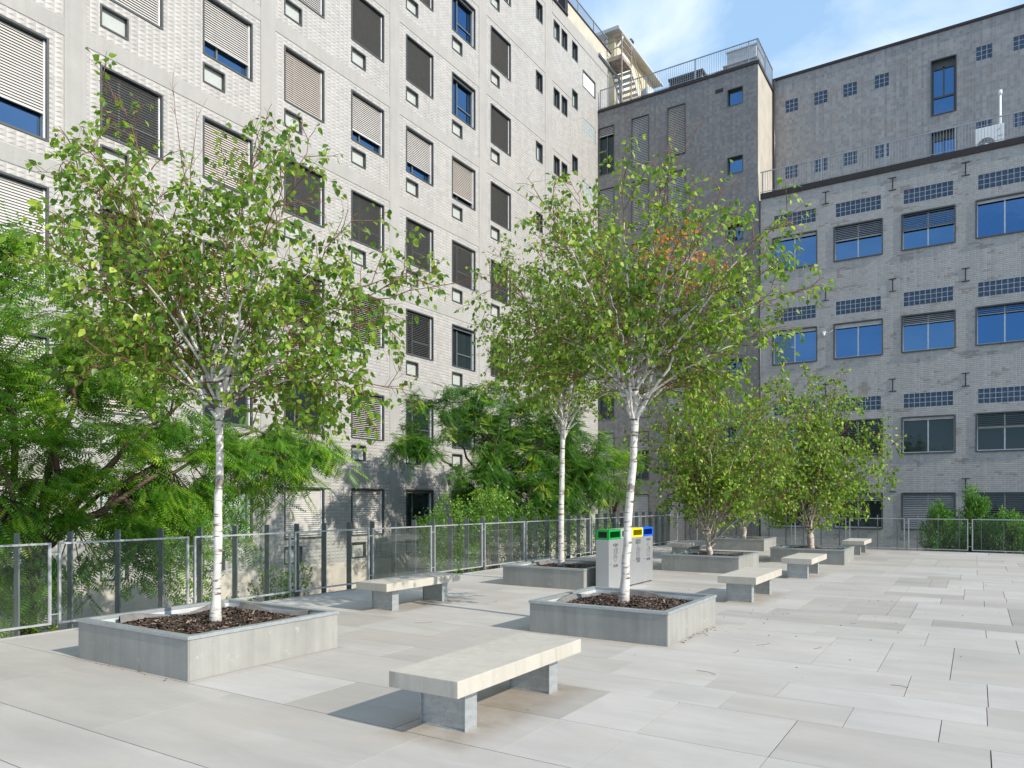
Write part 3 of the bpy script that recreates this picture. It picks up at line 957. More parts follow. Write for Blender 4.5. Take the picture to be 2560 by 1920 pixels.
# blinds: (fraction lowered, open?)
rb = {0: [(0.10, 'h'), (0.43, 'c'), (0.47, 'd'), (0.10, 'h'), (.3, 'c'), (.1, 'h'), (.5, 'd')],
      1: [(0.11, 'h'), (0.14, 'h'), (0.26, 'c'), (0.22, 'd'), (.3, 'c'), (.1, 'h'), (.5, 'd')],
      2: [(0.12, 'h'), (1.0, 'd'), (0.10, 'h'), (0.38, 'd'), (.3, 'c'), (.1, 'h'), (.5, 'd')],
      3: [(0.10, 'h'), (0.22, 'c'), (1.0, 'c'), (1.0, 'd'), (1, 'c'), (.1, 'h'), (.5, 'd')]}
for ri, (z0, z1) in enumerate(rowsR):
    for ci, (a, b) in enumerate(winX):
        w, h = b - a, z1 - z0
        loc = (a, YR, z0)
        k = '%.2f_%.2f' % (w, h)
        fr = place('window', 'Rl' + k, f_lining(RR, w, h, 0.22, 0.04, 0.025, 0.03), right, loc)
        frac, kd = rb[ri][ci]
        gl = 'dark_glass' if ri >= 2 and not (ri == 2 and ci == 0) else 'window_glass'
        place('pane', 'Rp' + k + gl, f_pane(RR, w, 0.04, h - 0.04, -0.18, gl, 0.04), fr, loc)
        def _m(w=w, h=h, extra=(ri == 2 and ci == 3)):
            mb = MB()
            lbox(mb, RR, w / 2 - 0.025, w / 2 + 0.025, -0.18, -0.13, 0.06, h - 0.06)
            lbox(mb, RR, 0.045, 0.075, -0.18, -0.12, 0.04, h - 0.04)
            lbox(mb, RR, w - 0.06, w - 0.045, -0.18, -0.12, 0.04, h - 0.04)
            lbox(mb, RR, 0.075, w - 0.06, -0.18, -0.12, 0.04, 0.085)
            if extra:
                lbox(mb, RR, 0.075, w / 2 - 0.02, -0.18, -0.125, h * 0.60, h * 0.60 + 0.05)
                lbox(mb, RR, w / 2 + 0.02, w - 0.06, -0.18, -0.125, h * 0.60, h * 0.60 + 0.05)
            return mb, 'light_frame'
        place('sash', 'Rs' + k + str(ri == 2 and ci == 3), _m, fr, loc)
        if kd == 'h':
            place('blind', 'Rb' + k + 'h%.2f' % frac, f_pane(RR, w, h * (1 - frac), h - 0.045, -0.07, 'unit_grey', 0.045), fr, loc)
        else:
            place('blind', 'Rb' + k + kd + '%.2f' % frac, f_blind(RR, w, max(h * (1 - frac), 0.05), h - 0.05, -0.07, 0.075, R(40 if kd == 'c' else 8), 'blind_grey' if kd == 'c' else 'blind_dark', 0.05), fr, loc)
# steel I-shaped wall anchors
def _anchor():
    mb = MB()
    lbox(mb, RR, -0.14, 0.14, 0.0, 0.03, 0.525, 0.55)
    lbox(mb, RR, -0.14, 0.14, 0.0, 0.03, 0.0, 0.025)
    lbox(mb, RR, -0.015, 0.015, 0.0, 0.02, 0.025, 0.525)
    return mb, 'anchor_black'
for x in (-5.66, -3.0, -0.355, 2.3, 4.95, 7.6):
    for z in (14.94, 10.63, 6.36, 2.07):
        place('wall_anchor', 'anchor', _anchor, right, (x, YR, z))
m = MB()
m.box(XC + 0.002, XC + 0.05, YR + 0.06, YR + 0.14, -3, 15.7)
m.build('lit_edge_strip', 'white_paint', right)  # bright strip added for the sunlit sliver of the middle block's side
m = MB(); m.tube([(XC + 0.09, YR - 0.02, -2.9), (XC + 0.09, YR - 0.02, 15.7)], 0.045, 8)
m.build('downpipe', 'pipe_dark', right, smooth=True)
m = MB(); m.tube([(XC + 0.09, YU - 0.08, 16.0), (XC + 0.09, YU - 0.08, ROOF_U)], 0.06, 8)
m.build('downpipe', 'pipe_dark', right, smooth=True)

# ---- things on the grey buildings
cc = thing('security_camera', 'small white dome security camera on grey tiled wall between two blue windows', 'security camera', (-5.72, YR, 9.14))
m = MB(); m.box(-5.78, -5.66, YR - 0.10, YR - 0.001, 9.16, 9.26); m.build('bracket', 'white_paint', cc, bevel=0.01)
m = MB(); m.tube([(-5.72, YR - 0.09, 9.17), (-5.72, YR - 0.09, 9.12), (-5.72, YR - 0.09, 9.07), (-5.72, YR - 0.09, 9.04)], [0.05, 0.055, 0.045, 0.015], 12); m.build('camera_dome', 'white_paint', cc, smooth=True)
m = MB(); m.tube([(-5.66, YR - 0.02, 9.2), (-5.55, YR - 0.02, 9.18), (-5.45, YR - 0.02, 9.2), (-5.36, YR - 0.02, 9.28)], 0.008, 5); m.build('cable', 'white_paint', cc, smooth=True)

ac = thing('air_conditioner', 'white air conditioner unit with round fan on the roof terrace behind the railing', 'air conditioner', (0.5, 36.4, 15.9))
m = MB(); m.box(-0.02, 0.98, 36.3, 36.62, 15.98, 17.30); m.build('casing', 'white_paint', ac, bevel=0.015)
m = MB()
for i in range(14):
    rr = 0.05 + i * 0.018
    m.tube([(0.36 + rr * math.cos(t), 36.285, 16.55 + rr * math.sin(t)) for t in [2 * math.pi * k / 24 for k in range(25)]], 0.003, 3)
for k in range(20):
    t = 2 * math.pi * k / 20
    m.tube([(0.36 + 0.06 * math.cos(t), 36.285, 16.55 + 0.06 * math.sin(t)), (0.36 + 0.29 * math.cos(t), 36.285, 16.55 + 0.29 * math.sin(t))], 0.004, 3)
m.build('fan_grille', 'light_frame', ac)
m = MB(); m.tube([(0.36, 36.296, 16.55), (0.36, 36.292, 16.55)], [0.30, 0.30], 28); m.build('fan_opening', 'mid_frame', ac)
m = MB(); m.tube([(0.36, 36.29, 16.55), (0.36, 36.275, 16.55)], [0.07, 0.06], 16); m.build('fan_hub', 'white_paint', ac)
m = MB(); m.poly([(0.74, 36.293, 17.06), (0.85, 36.293, 17.14), (0.85, 36.293, 17.10), (0.76, 36.293, 17.02)]); m.build('logo', 'logo_blue', ac)
def text_mesh(body, size, mat, parent, origin, rot, name='lettering', sx=1.0, align='CENTER', ext=0.0006):
    cu = bpy.data.curves.new(name, 'FONT')
    cu.body = body; cu.size = size; cu.align_x = align; cu.extrude = ext
    cu.space_line = 0.8
    cu.offset = size * 0.02
    tmp = bpy.data.objects.new(name, cu)
    COL.objects.link(tmp)
    bpy.context.view_layer.update()
    me = bpy.data.meshes.new_from_object(tmp.evaluated_get(bpy.context.evaluated_depsgraph_get()))
    bpy.data.objects.remove(tmp)
    me.name = name
    me.materials.clear(); me.materials.append(MAT[mat])
    M = Matrix.Rotation(rot, 4, 'Z') @ Matrix.Rotation(R(90), 4, 'X') @ Matrix.Scale(sx, 4, Vector((1, 0, 0)))
    me.transform(M)
    o = bpy.data.objects.new(name, me)
    COL.objects.link(o)
    o.parent = parent
    o.location = Vector(origin) - world_of(parent)
    return o
text_mesh('DAIKIN', 0.055, 'ink', ac, (0.84, 36.293, 16.80), 0)
vp = MB(); vp.tube([(0.86, 36.9, 15.9), (0.86, 36.9, 18.75)], 0.05, 10); vp.tube([(0.86, 36.9, 18.75), (0.86, 36.9, 18.95)], [0.075, 0.075], 10)
v_ = vp.build('vent_pipe', 'white_paint', None, origin=(0.86, 36.9, 15.9), smooth=True)
tag(v_, 'tall thin white vent pipe standing behind the air conditioner on the roof terrace', 'pipe')

# ---- roof top things
hs = thing('rooftop_house', 'cream rendered rooftop stair house with overhanging eaves above the corner', 'rooftop house', (-19.5, 41.4, 22.3))
HX, HY0, HY1, HZ = -17.5, 38.5, 44.4, 28.35
m = MB(); m.box(HX - 5, HX, HY0, HY1, 21.5, HZ); m.build('wall', 'cream', hs)
m = MB(); m.box(HX - 5.4, HX + 0.42, HY0 - 0.45, HY1 + 0.35, HZ, HZ + 0.10); m.build('eaves', 'render_pale', hs)
m = MB(); m.box(HX + 0.42, HX + 0.53, HY0 - 0.56, HY1 + 0.45, HZ + 0.0, HZ + 0.13); m.box(HX - 5.4, HX + 0.42, HY0 - 0.56, HY0 - 0.45, HZ, HZ + 0.13); m.build('gutter', 'unit_grey', hs)
m = MB(); m.box(HX - 5.3, HX + 0.4, HY0 - 0.4, HY1 + 0.3, HZ + 0.14, HZ + 0.3); m.build('roof', 'unit_grey', hs)
m = MB(); m.tube([(HX + 0.4, HY0 + 0.2, HZ), (HX + 0.35, HY0 + 0.2, HZ - 0.25), (HX + 0.06, HY0 + 0.2, HZ - 0.5), (HX + 0.06, HY0 + 0.2, 22.3)], 0.07, 10); m.build('downpipe', 'white_paint', hs, smooth=True)
m = MB(); m.box(HX - 0.02, HX + 0.02, HY0 + 1.0, HY0 + 1.9, 25.9, 28.0); m.build('door', 'white_paint', hs)
m = MB(); m.box(HX - 0.6, HX - 0.2, HY0 + 2.6, HY0 + 3.0, HZ + 0.3, HZ + 1.15); m.build('chimney', 'white_paint', hs)
m = MB(); m.tube([(HX - 0.1, HY0 + 2.4, HZ + 0.2), (HX - 0.1, HY0 + 2.4, HZ + 0.95), (HX - 0.1, HY0 + 2.55, HZ + 1.15), (HX - 0.1, HY0 + 2.8, HZ + 1.15)], 0.12, 10); m.build('flue', 'pipe_dark', hs, smooth=True)

fs = thing('steel_staircase', 'open steel staircase with grated landing climbing from grey roof to the pale roof', 'staircase', (-16.4, 37.6, 22.3))
SX0, SX1 = -17.1, -16.0
m = MB(); m.box(SX0, SX1, 36.1, 37.4, 25.42, 25.62); m.build('landing', 'rust_steel', fs)
m = MB()
nst = 15
for i in range(nst):
    y = 37.45 + i * 0.21; z = 25.4 - i * 0.21
    m.box(SX0, SX1, y, y + 0.25, z - 0.03, z)
m.build('tread', 'unit_grey', fs)
m = MB()
for x in (SX0 - 0.02, SX1 + 0.02):
    m.bar((x, 37.35, 25.5), (x, 37.35 + 3.3, 22.2), 0.03, 0.22)
m.build('stringer', 'light_frame', fs)
m = MB()
for (x, y) in ((SX1, 36.12), (SX1, 37.38), (SX0, 36.12)):
    m.bar((x, y, 22.3), (x, y, 26.75), 0.06)
for z in (26.72, 26.45, 26.05):
    m.bar((SX0, 36.12, z), (SX1, 36.12, z), 0.04); m.bar((SX1, 36.12, z), (SX1, 37.38, z), 0.04)
for x in (SX1 + 0.02,):
    m.bar((x, 37.38, 26.6), (x, 40.6, 23.35), 0.045); m.bar((x, 37.38, 26.2), (x, 40.6, 22.95), 0.025); m.bar((x, 39.2, 22.3), (x, 39.2, 24.7), 0.04)
m.build('handrail', 'rust_steel', fs)

ru = thing('roof_unit', 'low dark louvred roof unit behind the railing of the grey block', 'roof unit', (-12.5, 38.2, ROOF_M))
m = MB(); m.box(-13.3, -11.7, 36.2, 37.2, ROOF_M, ROOF_M + 1.15); m.build('casing', 'unit_grey', ru)
m = MB()
for i in range(9):
    m.box(-13.36, -11.64, 36.12, 36.2, ROOF_M + 0.12 + i * 0.12, ROOF_M + 0.18 + i * 0.12)
m.box(-13.42, -11.58, 36.1, 37.3, ROOF_M + 1.17, ROOF_M + 1.27)
m.build('louvres', 'dark_frame', ru)
ru = thing('roof_unit', 'tall light grey plant box at the corner of the grey block roof', 'roof unit', (-9.6, 36.8, ROOF_M))
m = MB(); m.box(-10.4, -9.0, 36.2, 37.7, ROOF_M, ROOF_M + 1.65); m.box(-10.6, -8.9, 36.1, 37.8, ROOF_M + 1.0, ROOF_M + 1.04); m.build('casing', 'unit_grey', ru, bevel=0.01)
m = MB(); m.box(-10.45, -8.95, 36.15, 37.75, ROOF_M + 1.66, ROOF_M + 1.72); m.build('lid', 'light_frame', ru)
ru = thing('roof_unit', 'low light grey box with sloping end left of the taller one on the roof', 'roof unit', (-11.2, 36.9, ROOF_M))
m = MB()
pr = [(-11.6, ROOF_M), (-10.55, ROOF_M), (-10.55, ROOF_M + 1.0), (-11.35, ROOF_M + 0.9), (-11.6, ROOF_M + 0.55)]
m.poly([(x, 36.3, z) for x, z in pr]); m.poly([(x, 37.5, z) for x, z in reversed(pr)])
for (a, b) in zip(pr, pr[1:] + pr[:1]):
    m.poly([(a[0], 36.3, a[1]), (a[0], 37.5, a[1]), (b[0], 37.5, b[1]), (b[0], 36.3, b[1])])
m.build('casing', 'unit_grey', ru)
dish = MB()
dish.tube([(-14.9, 37.0, 23.55), (-14.9, 36.97, 23.55), (-14.9, 36.93, 23.55)], [0.12, 0.3, 0.36], 20)
dish.tube([(-14.9, 37.1, 22.2), (-14.9, 37.1, 23.6)], 0.025, 6)
d_ = dish.build('satellite_dish', 'light_frame', None, origin=(-14.9, 37.1, 22.2), smooth=True)
tag(d_, 'small pale satellite dish on a mast in front of the steel staircase', 'satellite dish')

# ================================================================== FENCES
def fence(name, label, along, fixed, start, pitch, plen, count, posts, zb, zt, pt, side, loc):
    """along 'y': runs along Y at x=fixed; side = sign of the outward direction"""
    root = thing(name, label, 'fence', loc)
    T = (lambda a, n, z: (fixed + n, a, z)) if along == 'y' else (lambda a, n, z: (a, fixed + n, z))
    def bx(mb, a0, a1, n0, n1, z0, z1):
        p, q = T(a0, n0, z0), T(a1, n1, z1)
        mb.box(min(p[0], q[0]), max(p[0], q[0]), min(p[1], q[1]), max(p[1], q[1]), z0, z1)
    for i in range(count):
        s0 = start + i * pitch; e0 = s0 + plen
        mb = MB()
        W, D = 0.026, 0.04
        for (a0, a1, z0, z1) in ((s0, s0 + W, zb, zt), (e0 - W, e0, zb, zt), (s0 + W, e0 - W, zt - W, zt), (s0 + W, e0 - W, zb, zb + W)):
            bx(mb, a0, a1, -D / 2, D / 2, z0, z1)
        # raised outer lip
        for (a0, a1, z0, z1) in ((s0 + W, s0 + W + 0.008, zb + W, zt - W), (e0 - W - 0.008, e0 - W, zb + W, zt - W)):
            bx(mb, a0, a1, -0.008, 0.012, z0, z1)
        if i < count - 1:
            for z in (zb + 0.13, zt - 0.15):
                bx(mb, e0, s0 + pitch, -0.007, 0.007, z - 0.007, z + 0.007)
        org = T(s0, 0, zb)
        fp = mb.build('fence_panel', 'frame_steel', root, origin=org)
        gm = MB()
        bx(gm, s0 + W, e0 - W, -0.006, 0.0, zb + W, zt - W)
        gp = gm.build('glass_pane', 'fence_glass', fp, origin=org)
    for a in posts:
        mb = MB()
        n0 = 0.03 * side; n1 = (0.03 + 0.118) * side
        bx(mb, a - 0.009, a + 0.009, n0, n1, -0.5, pt)
        mb.build('fence_post', 'post_metal', root, origin=T(a, 0, -0.5))
    return root
fl = fence('glass_fence', 'glass balustrade on flat grey posts along the left edge, in front of the pale building', 'y', -10.15,
           4.88 - 1.965 * 6, 1.965, 1.875, 18, [4.43 + 0.644 * i for i in range(-12, 37)], 0.09, 1.155, 1.29, -1, (-10.15, 10, 0))
fr_ = fence('glass_fence', 'glass balustrade across the far end of the terrace, before the grey office building', 'x', 28.35,
            -1.96 - 1.845 * 4, 1.845, 1.745, 14, [-1.69 + 0.6125 * i for i in range(-13, 30)], 0.06, 1.10, 1.21, 1, (-1, 28.35, 0))

# ================================================================== PLANTERS
def planter(label, x0, x1, y0, y1, ht=0.42, seed=1, first=False):
    rg = random.Random(seed)
    root = thing('planter', label, 'planter', ((x0 + x1) / 2, (y0 + y1) / 2, 0), 'square concrete-panel planters of the terrace')
    W = 0.02
    m = MB()
    m.box(x0, x1 - 0.006, y0, y0 + W, 0.002, ht - 0.035); m.box(x0, x1 - 0.006, y1 - W, y1, 0.002, ht - 0.035)
    m.box(x0, x0 + W, y0 + W, y1 - W, 0.002, ht - 0.035); m.box(x1 - W, x1, y0 + 0.012, y1 - 0.006, 0.002, ht - 0.035)
    m.build('side_panel', 'planter_panel', root)
    m = MB()
    o = 0.012; ri = 0.075
    m.box(x0 - o, x1 + o, y0 - o, y0 + ri, ht - 0.035, ht); m.box(x0 - o, x1 + o, y1 - ri, y1 + o, ht - 0.035, ht)
    m.box(x0 - o, x0 + ri, y0 + ri, y1 - ri, ht - 0.035, ht); m.box(x1 - ri, x1 + o, y0 + ri, y1 - ri, ht - 0.035, ht)
    m.build('rim', 'galvanised', root, bevel=0.003)
    m = MB()
    m.box(x0 + ri, x0 + ri + 0.004, y0 + ri, y1 - ri, 0.1, ht - 0.036); m.box(x1 - ri - 0.004, x1 - ri, y0 + ri, y1 - ri, 0.1, ht - 0.036)
    m.box(x0 + ri + 0.004, x1 - ri - 0.004, y0 + ri, y0 + ri + 0.004, 0.1, ht - 0.036); m.box(x0 + ri + 0.004, x1 - ri - 0.004, y1 - ri - 0.004, y1 - ri, 0.1, ht - 0.036)
    m.build('liner', 'liner_metal', root)
    # mulch: bed plus chips heaped towards the trunk
    cx, cy = (x0 + x1) / 2, (y0 + y1) / 2
    hw = (x1 - x0) / 2 - ri - 0.006
    def hz(x, y):
        d = max(abs(x - cx), abs(y - cy)) / hw
        return ht - 0.10 + 0.045 * (1 - d ** 2) + 0.012 * math.sin(x * 9 + seed) * math.cos(y * 7 + seed)
    m = MB()
    N = 22
    for i in range(N):
        for j in range(N):
            xa, xb = cx - hw + 2 * hw * i / N, cx - hw + 2 * hw * (i + 1) / N
            ya, yb = cy - hw + 2 * hw * j / N, cy - hw + 2 * hw * (j + 1) / N
            m.poly([(xa, ya, hz(xa, ya)), (xb, ya, hz(xb, ya)), (xb, yb, hz(xb, yb)), (xa, yb, hz(xa, yb))], 0.05)
    nch = 3600 if y0 < 12 else 1300
    for k in range(nch):
        x = cx + rg.uniform(-1, 1) * (hw - 0.03); y = cy + rg.uniform(-1, 1) * (hw - 0.03)
        L, w = rg.uniform(0.015, 0.055), rg.uniform(0.008, 0.02)
        a = rg.uniform(0, 6.28); t1, t2 = rg.gauss(0, 0.35), rg.gauss(0, 0.4)
        z = hz(x, y) + rg.uniform(0.0, 0.018)
        ux, uy = math.cos(a), math.sin(a)
        P = lambda s, q: (x + ux * L * s - uy * w * q, y + uy * L * s + ux * w * q, z + L * s * t1 + w * q * t2)
        rr = min(1, max(0, rg.random() ** 1.3))
        m.poly([P(-.5, -.5), P(.5, -.4), P(.45, .5), P(-.55, .45)], rr)
        m.poly([(p[0], p[1], p[2] - 0.006) for p in (P(-.5, .5), P(.5, .4), P(.5, -.45), P(-.5, -.5))], rr * 0.5)
    mm = m.build('mulch', 'mulch', root, rnd=True); mm['kind'] = 'stuff'
    # root-barrier felt folded along the edges
    def ribbon(p0, p1, wid, lift):
        n = 14
        m = MB()
        for i in range(n):
            def pt(t, s):
                x = p0[0] + (p1[0] - p0[0]) * t; y = p0[1] + (p1[1] - p0[1]) * t
                dx, dy = p1[1] - p0[1], -(p1[0] - p0[0]); L = math.hypot(dx, dy)
                wv = wid * (0.6 + 0.4 * math.sin(t * 9 + seed))
                xx = x + dx / L * wv * s; yy = y + dy / L * wv * s
                return (xx, yy, hz(xx, yy) + 0.012 + lift * (0.5 + 0.5 * math.sin(t * 6 + seed * 2)) * math.sin(math.pi * s) + 0.02 * s)
            for s in (0, 1, 2):
                m.poly([pt(i / n, s / 3), pt((i + 1) / n, s / 3), pt((i + 1) / n, (s + 1) / 3), pt(i / n, (s + 1) / 3)])
        m.build('felt_liner', 'felt', root, smooth=True)
    ribbon((x0 + 0.26, y1 - 0.25), (x0 + 0.20, y0 + 0.35), 0.14, 0.08)
    ribbon((x1 - 0.35, y1 - 0.16), (x0 + 0.35, y1 - 0.13), 0.13, 0.08)
    if seed % 2:
        ribbon((x1 - 0.12, y0 + 0.35), (x1 - 0.14, y0 + 1.2), 0.06, 0.04)
    return root
planter('nearest planter, on the left beside the fence, white trunk in brown mulch', -8.2, -6.24, 4.15, 6.05, 0.425, 1)
planter('near middle planter behind the front bench, white forked trunk rising from dark mulch', -4.9, -3.03, 8.14, 10.0, 0.405, 2)
planter('planter immediately left of the recycling bins, partly hidden by them', -8.1, -6.27, 12.4, 14.3, 0.405, 3)
planter('planter just right of the blue recycling bin, holding a many-stemmed tree', -6.5, -4.63, 17.05, 18.9, 0.405, 4)
planter('planter between two square-ended benches on the right, holding a short-trunked bushy tree', -4.82, -2.93, 20.95, 22.75, 0.405, 5)
planter('farthest planter, near the corner of the glass fences, behind the other trees', -7.9, -6.03, 25.3, 27.1, 0.405, 6)

# ================================================================== BENCHES
def bench_at(label, x0, y0):
    root = thing('bench', label, 'bench', (x0 + 0.315, y0 + 0.935, 0), 'concrete slab benches on steel legs')
    return root
b1 = bench_at('nearest bench in the foreground, thick cream concrete slab on two grey steel legs', -3.65, 4.05)
bx0, by0 = -3.65, 4.05
m = MB(); m.box(bx0, bx0 + 0.63, by0, by0 + 1.87, 0.328, 0.450)
m.build('seat', 'bench_concrete', b1, bevel=0.006)
for yy in (4.33, 5.58):
    m = MB()
    x0, x1 = bx0 + 0.065, bx0 + 0.49
    m.box(x0, x0 + 0.008, yy, yy + 0.15, 0.0, 0.327); m.box(x1 - 0.008, x1, yy, yy + 0.15, 0.0, 0.327)
    m.box(x0 + 0.008, x1 - 0.008, yy + 0.018, yy + 0.132, 0.009, 0.318)
    m.box(x0 + 0.008, x1 - 0.008, yy + 0.002, yy + 0.148, 0.0, 0.008); m.box(x0 + 0.008, x1 - 0.008, yy + 0.002, yy + 0.148, 0.319, 0.327)
    m.build('leg', 'galvanised', b1, origin=(x0, yy, 0))
for lab, x0, y0 in (('bench between the two nearest planters and the left fence, tree shadows on its seat', -8.1, 8.24),
                    ('bench just behind the near middle planter, first of three receding on the right', -3.65, 12.15),
                    ('second of three receding benches on the right, before the low bushy tree planter', -3.60, 16.65),
                    ('farthest bench on the right, beside the far glass fence', -3.55, 24.9),
                    ('shaded bench behind the many-stemmed tree planter, near the fence corner', -7.75, 20.75)):
    c = dup(b1, (x0 + 0.315, y0 + 0.935, 0))
    c['label'] = lab

# ================================================================== BINS
def bin_(label, y0, y1, lidmat, inner, texts, icon, side_open=False):
    X1, X0, H = -5.80, -6.07, 1.15
    root = thing('recycling_bin', label, 'recycling bin', ((X0 + X1) / 2, (y0 + y1) / 2, 0), 'row of four recycling bins')
    m = MB(); m.box(X0, X1, y0 + 0.003, y1 - 0.003, 0.025, 0.965); bd = m.build('body', 'bin_body', root, bevel=0.004)
    m = MB()
    for (xa, ya) in ((X0 + 0.01, y0 + 0.03), (X1 - 0.06, y0 + 0.03), (X0 + 0.01, y1 - 0.07), (X1 - 0.06, y1 - 0.07)):
        m.box(xa, xa + 0.04, ya, ya + 0.04, 0.0, 0.025)
    m.build('foot', 'black_plastic', root)
    # hollow lid: four frames round openings + top
    m = MB()
    za, zb = 0.967, H
    t = 0.006
    m.box(X0 - 0.004, X1 + 0.004, y0 - 0.001 + 0.004, y1 - 0.003, zb - 0.03, zb)
    oz0, oz1 = za + 0.035, zb - 0.035
    for xs in (X0 - 0.004, X1 + 0.004 - t):
        m.box(xs, xs + t, y0 + 0.003, y1 - 0.003, za, oz0); m.box(xs, xs + t, y0 + 0.003, y1 - 0.003, oz1, zb - 0.03)
        m.box(xs, xs + t, y0 + 0.003, y0 + 0.05, oz0, oz1); m.box(xs, xs + t, y1 - 0.05, y1 - 0.003, oz0, oz1)
    for ys, op in ((y0 + 0.003, side_open), (y1 - 0.003 - t, False)):
        xa, xb = X0 - 0.004 + t, X1 + 0.004 - t
        if op:
            m.box(xa, xb, ys, ys + t, za, oz0); m.box(xa, xb, ys, ys + t, oz1, zb - 0.03)
            m.box(xa, xa + 0.04, ys, ys + t, oz0, oz1); m.box(xb - 0.04, xb, ys, ys + t, oz0, oz1)
        else:
            m.box(xa, xb, ys, ys + t, za, zb - 0.03)
    ld = m.build('lid', lidmat, root)
    if inner:
        m = MB(); m.box(X0 + 0.05, X0 + 0.06, y0 + 0.012, y1 - 0.012, za, zb - 0.031) if inner != 'see' else m.box(X0 + 0.02, X1 - 0.02, y0 + 0.02, y1 - 0.02, za, za + 0.01)
        m.build('lid_lining', inner if inner != 'see' else 'black_plastic', root)
    m = MB(); m.tube([(X1 + 0.0005, y0 + 0.085, 0.50), (X1 + 0.006, y0 + 0.085, 0.50)], 0.009, 10); m.build('lock', 'ink', root)
    ym = (y0 + y1) / 2 + 0.03
    for body, z, sz, sx in texts:
        text_mesh(body, sz, 'ink', root, (X1 + 0.002, ym, z), R(90), 'lettering', sx)
    if icon:
        m = MB()
        for line in icon:
            m.tube([(X1 + 0.002, ym + a, 0.62 + b) for a, b in line], 0.0023, 4)
        m.build('pictogram', 'ink', root)
    return root
bottle = [(-.03, -.09), (-.03, .06), (-.012, .09), (-.012, .15), (.012, .15), (.012, .09), (.03, .06), (.03, -.09), (-.03, -.09)]
def off(l, dx, dz, s=1.0):
    return [(a * s + dx, b * s + dz) for a, b in l]
circle = [(.04 * math.cos(t), .04 * math.sin(t)) for t in [i * math.pi / 8 for i in range(17)]]
glass_i = [off(bottle, 0.01, .1, .9), off(bottle, -.06, .05, .8), [(-.06, -.05), (0, -.08), (.05, -.04), (.08, .03), (.03, -.01), (0, .02), (-.05, -.02), (-.06, -.05)], off(bottle, .07, .12, .5)]
can = [(-.03, -.05), (-.03, .05), (-.02, .065), (.02, .065), (.03, .05), (.03, -.05), (.02, -.06), (-.02, -.06), (-.03, -.05)]
plas_i = [off(bottle, -.02, .1, .9), off(can, -.075, .08, .8), off(can, -.06, -.03, .9), off(circle, .06, .09, 1.2), off(circle, .06, .09, .5), off(can, .04, -.03, .8)]
pap_i = [[(-.08, .16), (-.02, .21), (0, .19), (-.06, .14), (-.08, .16)], [(-.08, -.06), (-.08, .07), (-.03, .1), (0, .0), (.06, .02), (.09, -.03), (.04, -.08), (-.01, -.03), (-.04, -.07), (-.08, -.06)], [(.0, .13), (.07, .10), (.08, .05), (.03, .08), (.0, .13)], [(.06, .12), (.06, .0)]]
bin_('leftmost recycling bin with a green top, reading VETRO and GLASS', 12.50, 13.05, 'bin_green', 'black_plastic', [('VETRO', 0.835, 0.070, 1.05), ('GLASS', 0.44, 0.070, 1.05)], glass_i, True)
bin_('recycling bin with a plain grey top between the green and yellow ones', 13.05, 13.60, 'bin_grey', 'bin_orange', [], None)
bin_('recycling bin with a yellow top, reading PLASTICA METALLO and PLASTIC CANS', 13.60, 14.15, 'bin_yellow', 'bin_navy', [('PLASTICA\nMETALLO', 0.88, 0.060, 1.0), ('PLASTIC\nCANS', 0.50, 0.060, 1.0)], plas_i)
bin_('rightmost recycling bin with a blue top, reading CARTA and PAPER', 14.15, 14.70, 'bin_blue', 'see', [('CARTA', 0.87, 0.070, 1.05), ('PAPER', 0.46, 0.070, 1.05)], pap_i)

